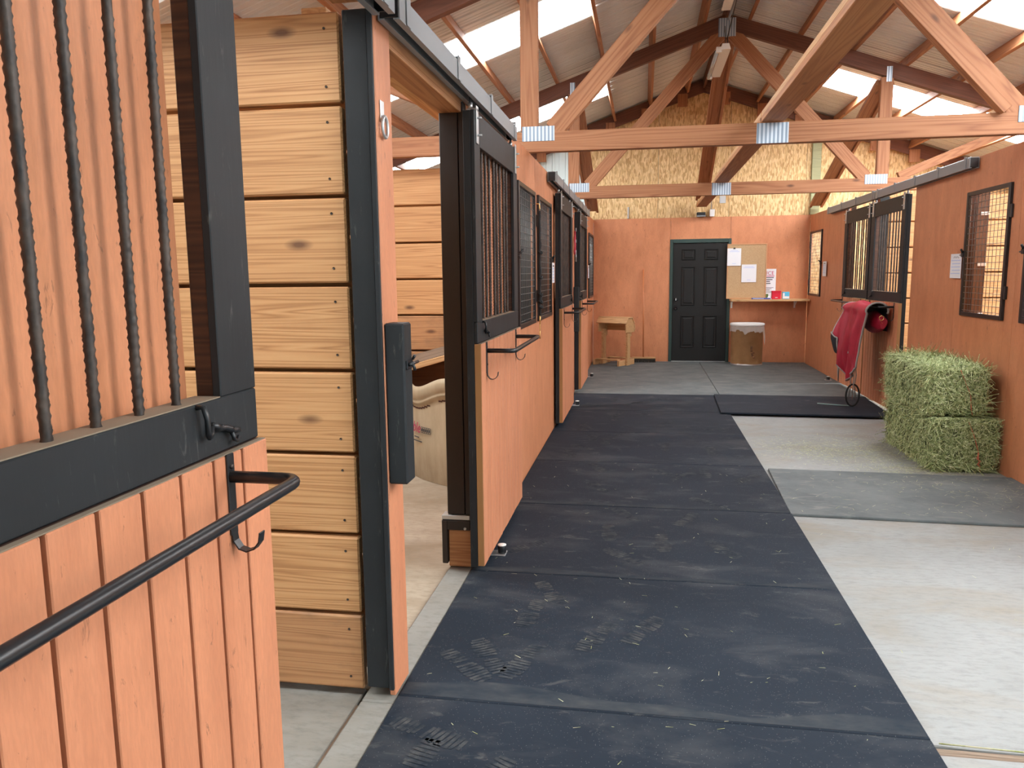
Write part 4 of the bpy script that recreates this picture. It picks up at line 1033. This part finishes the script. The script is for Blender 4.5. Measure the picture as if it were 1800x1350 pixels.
m=MB(); m.tube([(2.655,9.84,1.85),(2.65,9.842,1.6),(2.65,9.838,1.4),(2.652,9.84,1.17)],.009,8); m.build('rope','rope_navy',nv); m=MB(); m.tube([(2.65,9.84+.016*math.cos(a),1.62+.016*math.sin(a)) for a in [i*math.pi/6 for i in range(12)]],.008,6,True); m.tube([(2.645,9.75,1.178),(2.645,9.84,1.17)],.008,6); m.build('knot','rope_navy',nv)

# red blanket over the bar of the right hand door
bk = empty('horse_blanket',(2.42,9.15,.35),'red horse blanket with grey binding draped over the blanket bar','blanket')
YA,YZ = 8.78,9.62
BX, BZ = XR-.235, 1.145
def lerp_table(t, tab):
    for (a,x),(b_,y) in zip(tab,tab[1:]):
        if t <= b_: k=(t-a)/(b_-a); k=k*k*(3-2*k); return x+(y-x)*k
    return tab[-1][1]
def bl_pt(u,v):
    """u along the bar (toward the back wall), v from the inner hem over the bar to the outer hem"""
    y = YA+(YZ-YA)*u
    bot = lerp_table(u, [(0,.47),(.18,.40),(.42,.30),(.60,.335),(.78,.45),(.9,.50),(1,.60)])
    if v < .22:
        f = v/.22; x = 2.568-.015*f+.012*math.sin(u*14); z = .88+(1.09-.88)*f
    elif v < .46:
        f = (v-.22)/.24; a = math.pi*f
        rx = .110+.014*math.sin(u*11+f*3); x = BX-.012+rx*math.cos(a)-.03*f*u; z = 1.09+(.088+.014*math.sin(u*9+f*4))*math.sin(a)
    else:
        f = (v-.46)/.54
        fold = .030*math.sin(u*10+2.2*f+.6)+.022*math.sin(u*19-3.0*f)+.014*math.sin(u*33+5*f)+.020*noise.noise((u*3.1,f*3.0,4.4))
        x = BX-.112-.02*u-.04*math.sin(min(1,f*1.4)*1.7)-.035*u*math.sin(f*2.4)+fold*min(1,.25+1.1*f); z = 1.09-(1.09-bot)*f
        y += .13*(1-u)*f**.6 - .04*u*f + .035*f*math.sin(u*7+f*3)
    return Vector((x,y,z))
N,K = 46,40
def grid_off(off):
    rows=[]
    for i in range(N+1):
        row=[]
        for k in range(K+1):
            u,v=i/N,k/K; p=bl_pt(u,v); e=.004
            du=bl_pt(min(1,u+e),v)-bl_pt(max(0,u-e),v); dv=bl_pt(u,min(1,v+e))-bl_pt(u,max(0,v-e)); n=dv.cross(du).normalized()
            row.append(p+n*off)
        rows.append(row)
    return rows
G=grid_off(0.0); pz=G[N//2][int(K*.38)]; top_n = 1 if grid_off(.01)[N//2][int(K*.38)].z > pz.z else -1
m=MB(); m.grid(grid_off(.006*top_n)); m.build('outer_shell','red',bk)
m=MB(); m.grid(grid_off(-.004*top_n)); m.build('lining','lining',bk)
GE=grid_off(.001*top_n)
m=MB(); m.tube([GE[0][k] for k in range(8,K+1)],.011,6); m.tube([GE[i][K] for i in range(N+1)],.010,6); m.tube([GE[N][k] for k in range(8,K+1)],.010,6); m.build('binding','greytrim',bk)
m=MB(); rows=[]
for i in range(17):
    y=8.74+.74*i/16; s_=math.sin(math.pi*min(1,max(0,(i+.6)/17.2)))**.35
    rows.append([(2.512+(.078*s_+.006*math.sin(a*3+i))*math.cos(a),y,.97+(.115*s_+.01*math.sin(a*2+i*.7))*math.sin(a)) for a in [2*math.pi*k/18 for k in range(19)]])
m.grid(rows); rows0=rows[0]; m.add(rows0[:-1],[tuple(range(18))]); m.build('folded_bundle','red',bk)
m=MB(); m.tube([(2.47,8.735,1.02+0),(2.50,8.735,.97)],.001,4); m.tube([(2.49+.022*math.cos(a),8.742,1.03+.024*math.sin(a)) for a in [i*math.pi/8 for i in range(16)]],.004,6,True); m.build('ring','brass',bk)
# far lower corner turned back, showing the black lining
m=MB(); U=[.86+.02*i for i in range(8)]; Vv=[.76+.025*k for k in range(8)]
tri=[[bl_pt(u,v)+Vector((-.022-.012*math.sin(3*i/7*1.0),-.012,0)) for k,v in enumerate(Vv)] for i,u in enumerate(U)]
m.grid(tri); m.build('turned_lining','lining',bk)
m=MB(); m.tube([tri[0][k] for k in range(8)],.008,6); m.build('turned_binding','greytrim',bk)
MB().tube([tri[i][0] for i in range(8)],.008,6).build('turned_binding','greytrim',bk)
m=MB(); m.tube([bl_pt(.52,.74)+Vector((-.012,0,0)),bl_pt(.36,.79)+Vector((-.012,0,0))],.007,6); m.build('strap_end','greytrim',bk)
m=MB()
for dx,dy in ((0,0),(.03,.02),(-.03,.03)): m.tube([(2.31+dx*.3,9.0+dy,.50),(2.315+dx,9.02+dy,.38),(2.32+dx*.6,9.05+dy,.27),(2.32+dx*1.2,9.06+dy,.10)],.006,6)
m.build('leg_strap','greytrim',bk,kind='stuff'); MB().tube([(2.27,9.55,.46),(2.275,9.56,.36),(2.28,9.56,.24)],[.010,.012,.006],6).build('leg_strap','greytrim',bk)
lp = empty('rope_loop',(2.32,9.05,.022),'black hoop of rope hanging from the blanket straps to the mat','rope')
m=MB(); m.tube([(2.32+.075*math.cos(a),9.06+.02*math.cos(a),.150+.122*math.sin(a)) for a in [i*math.pi/14 for i in range(28)]],.010,8,True); m.build('hoop','rope_black',lp)
MB().tube([(2.31,9.06,.030),(2.2,9.10,.027),(2.05,9.16,.027),(1.98,9.20,.027)],.006,6).build('cord','rope_teal',None,'pale teal cord lying on the loose mat under the blanket','cord')
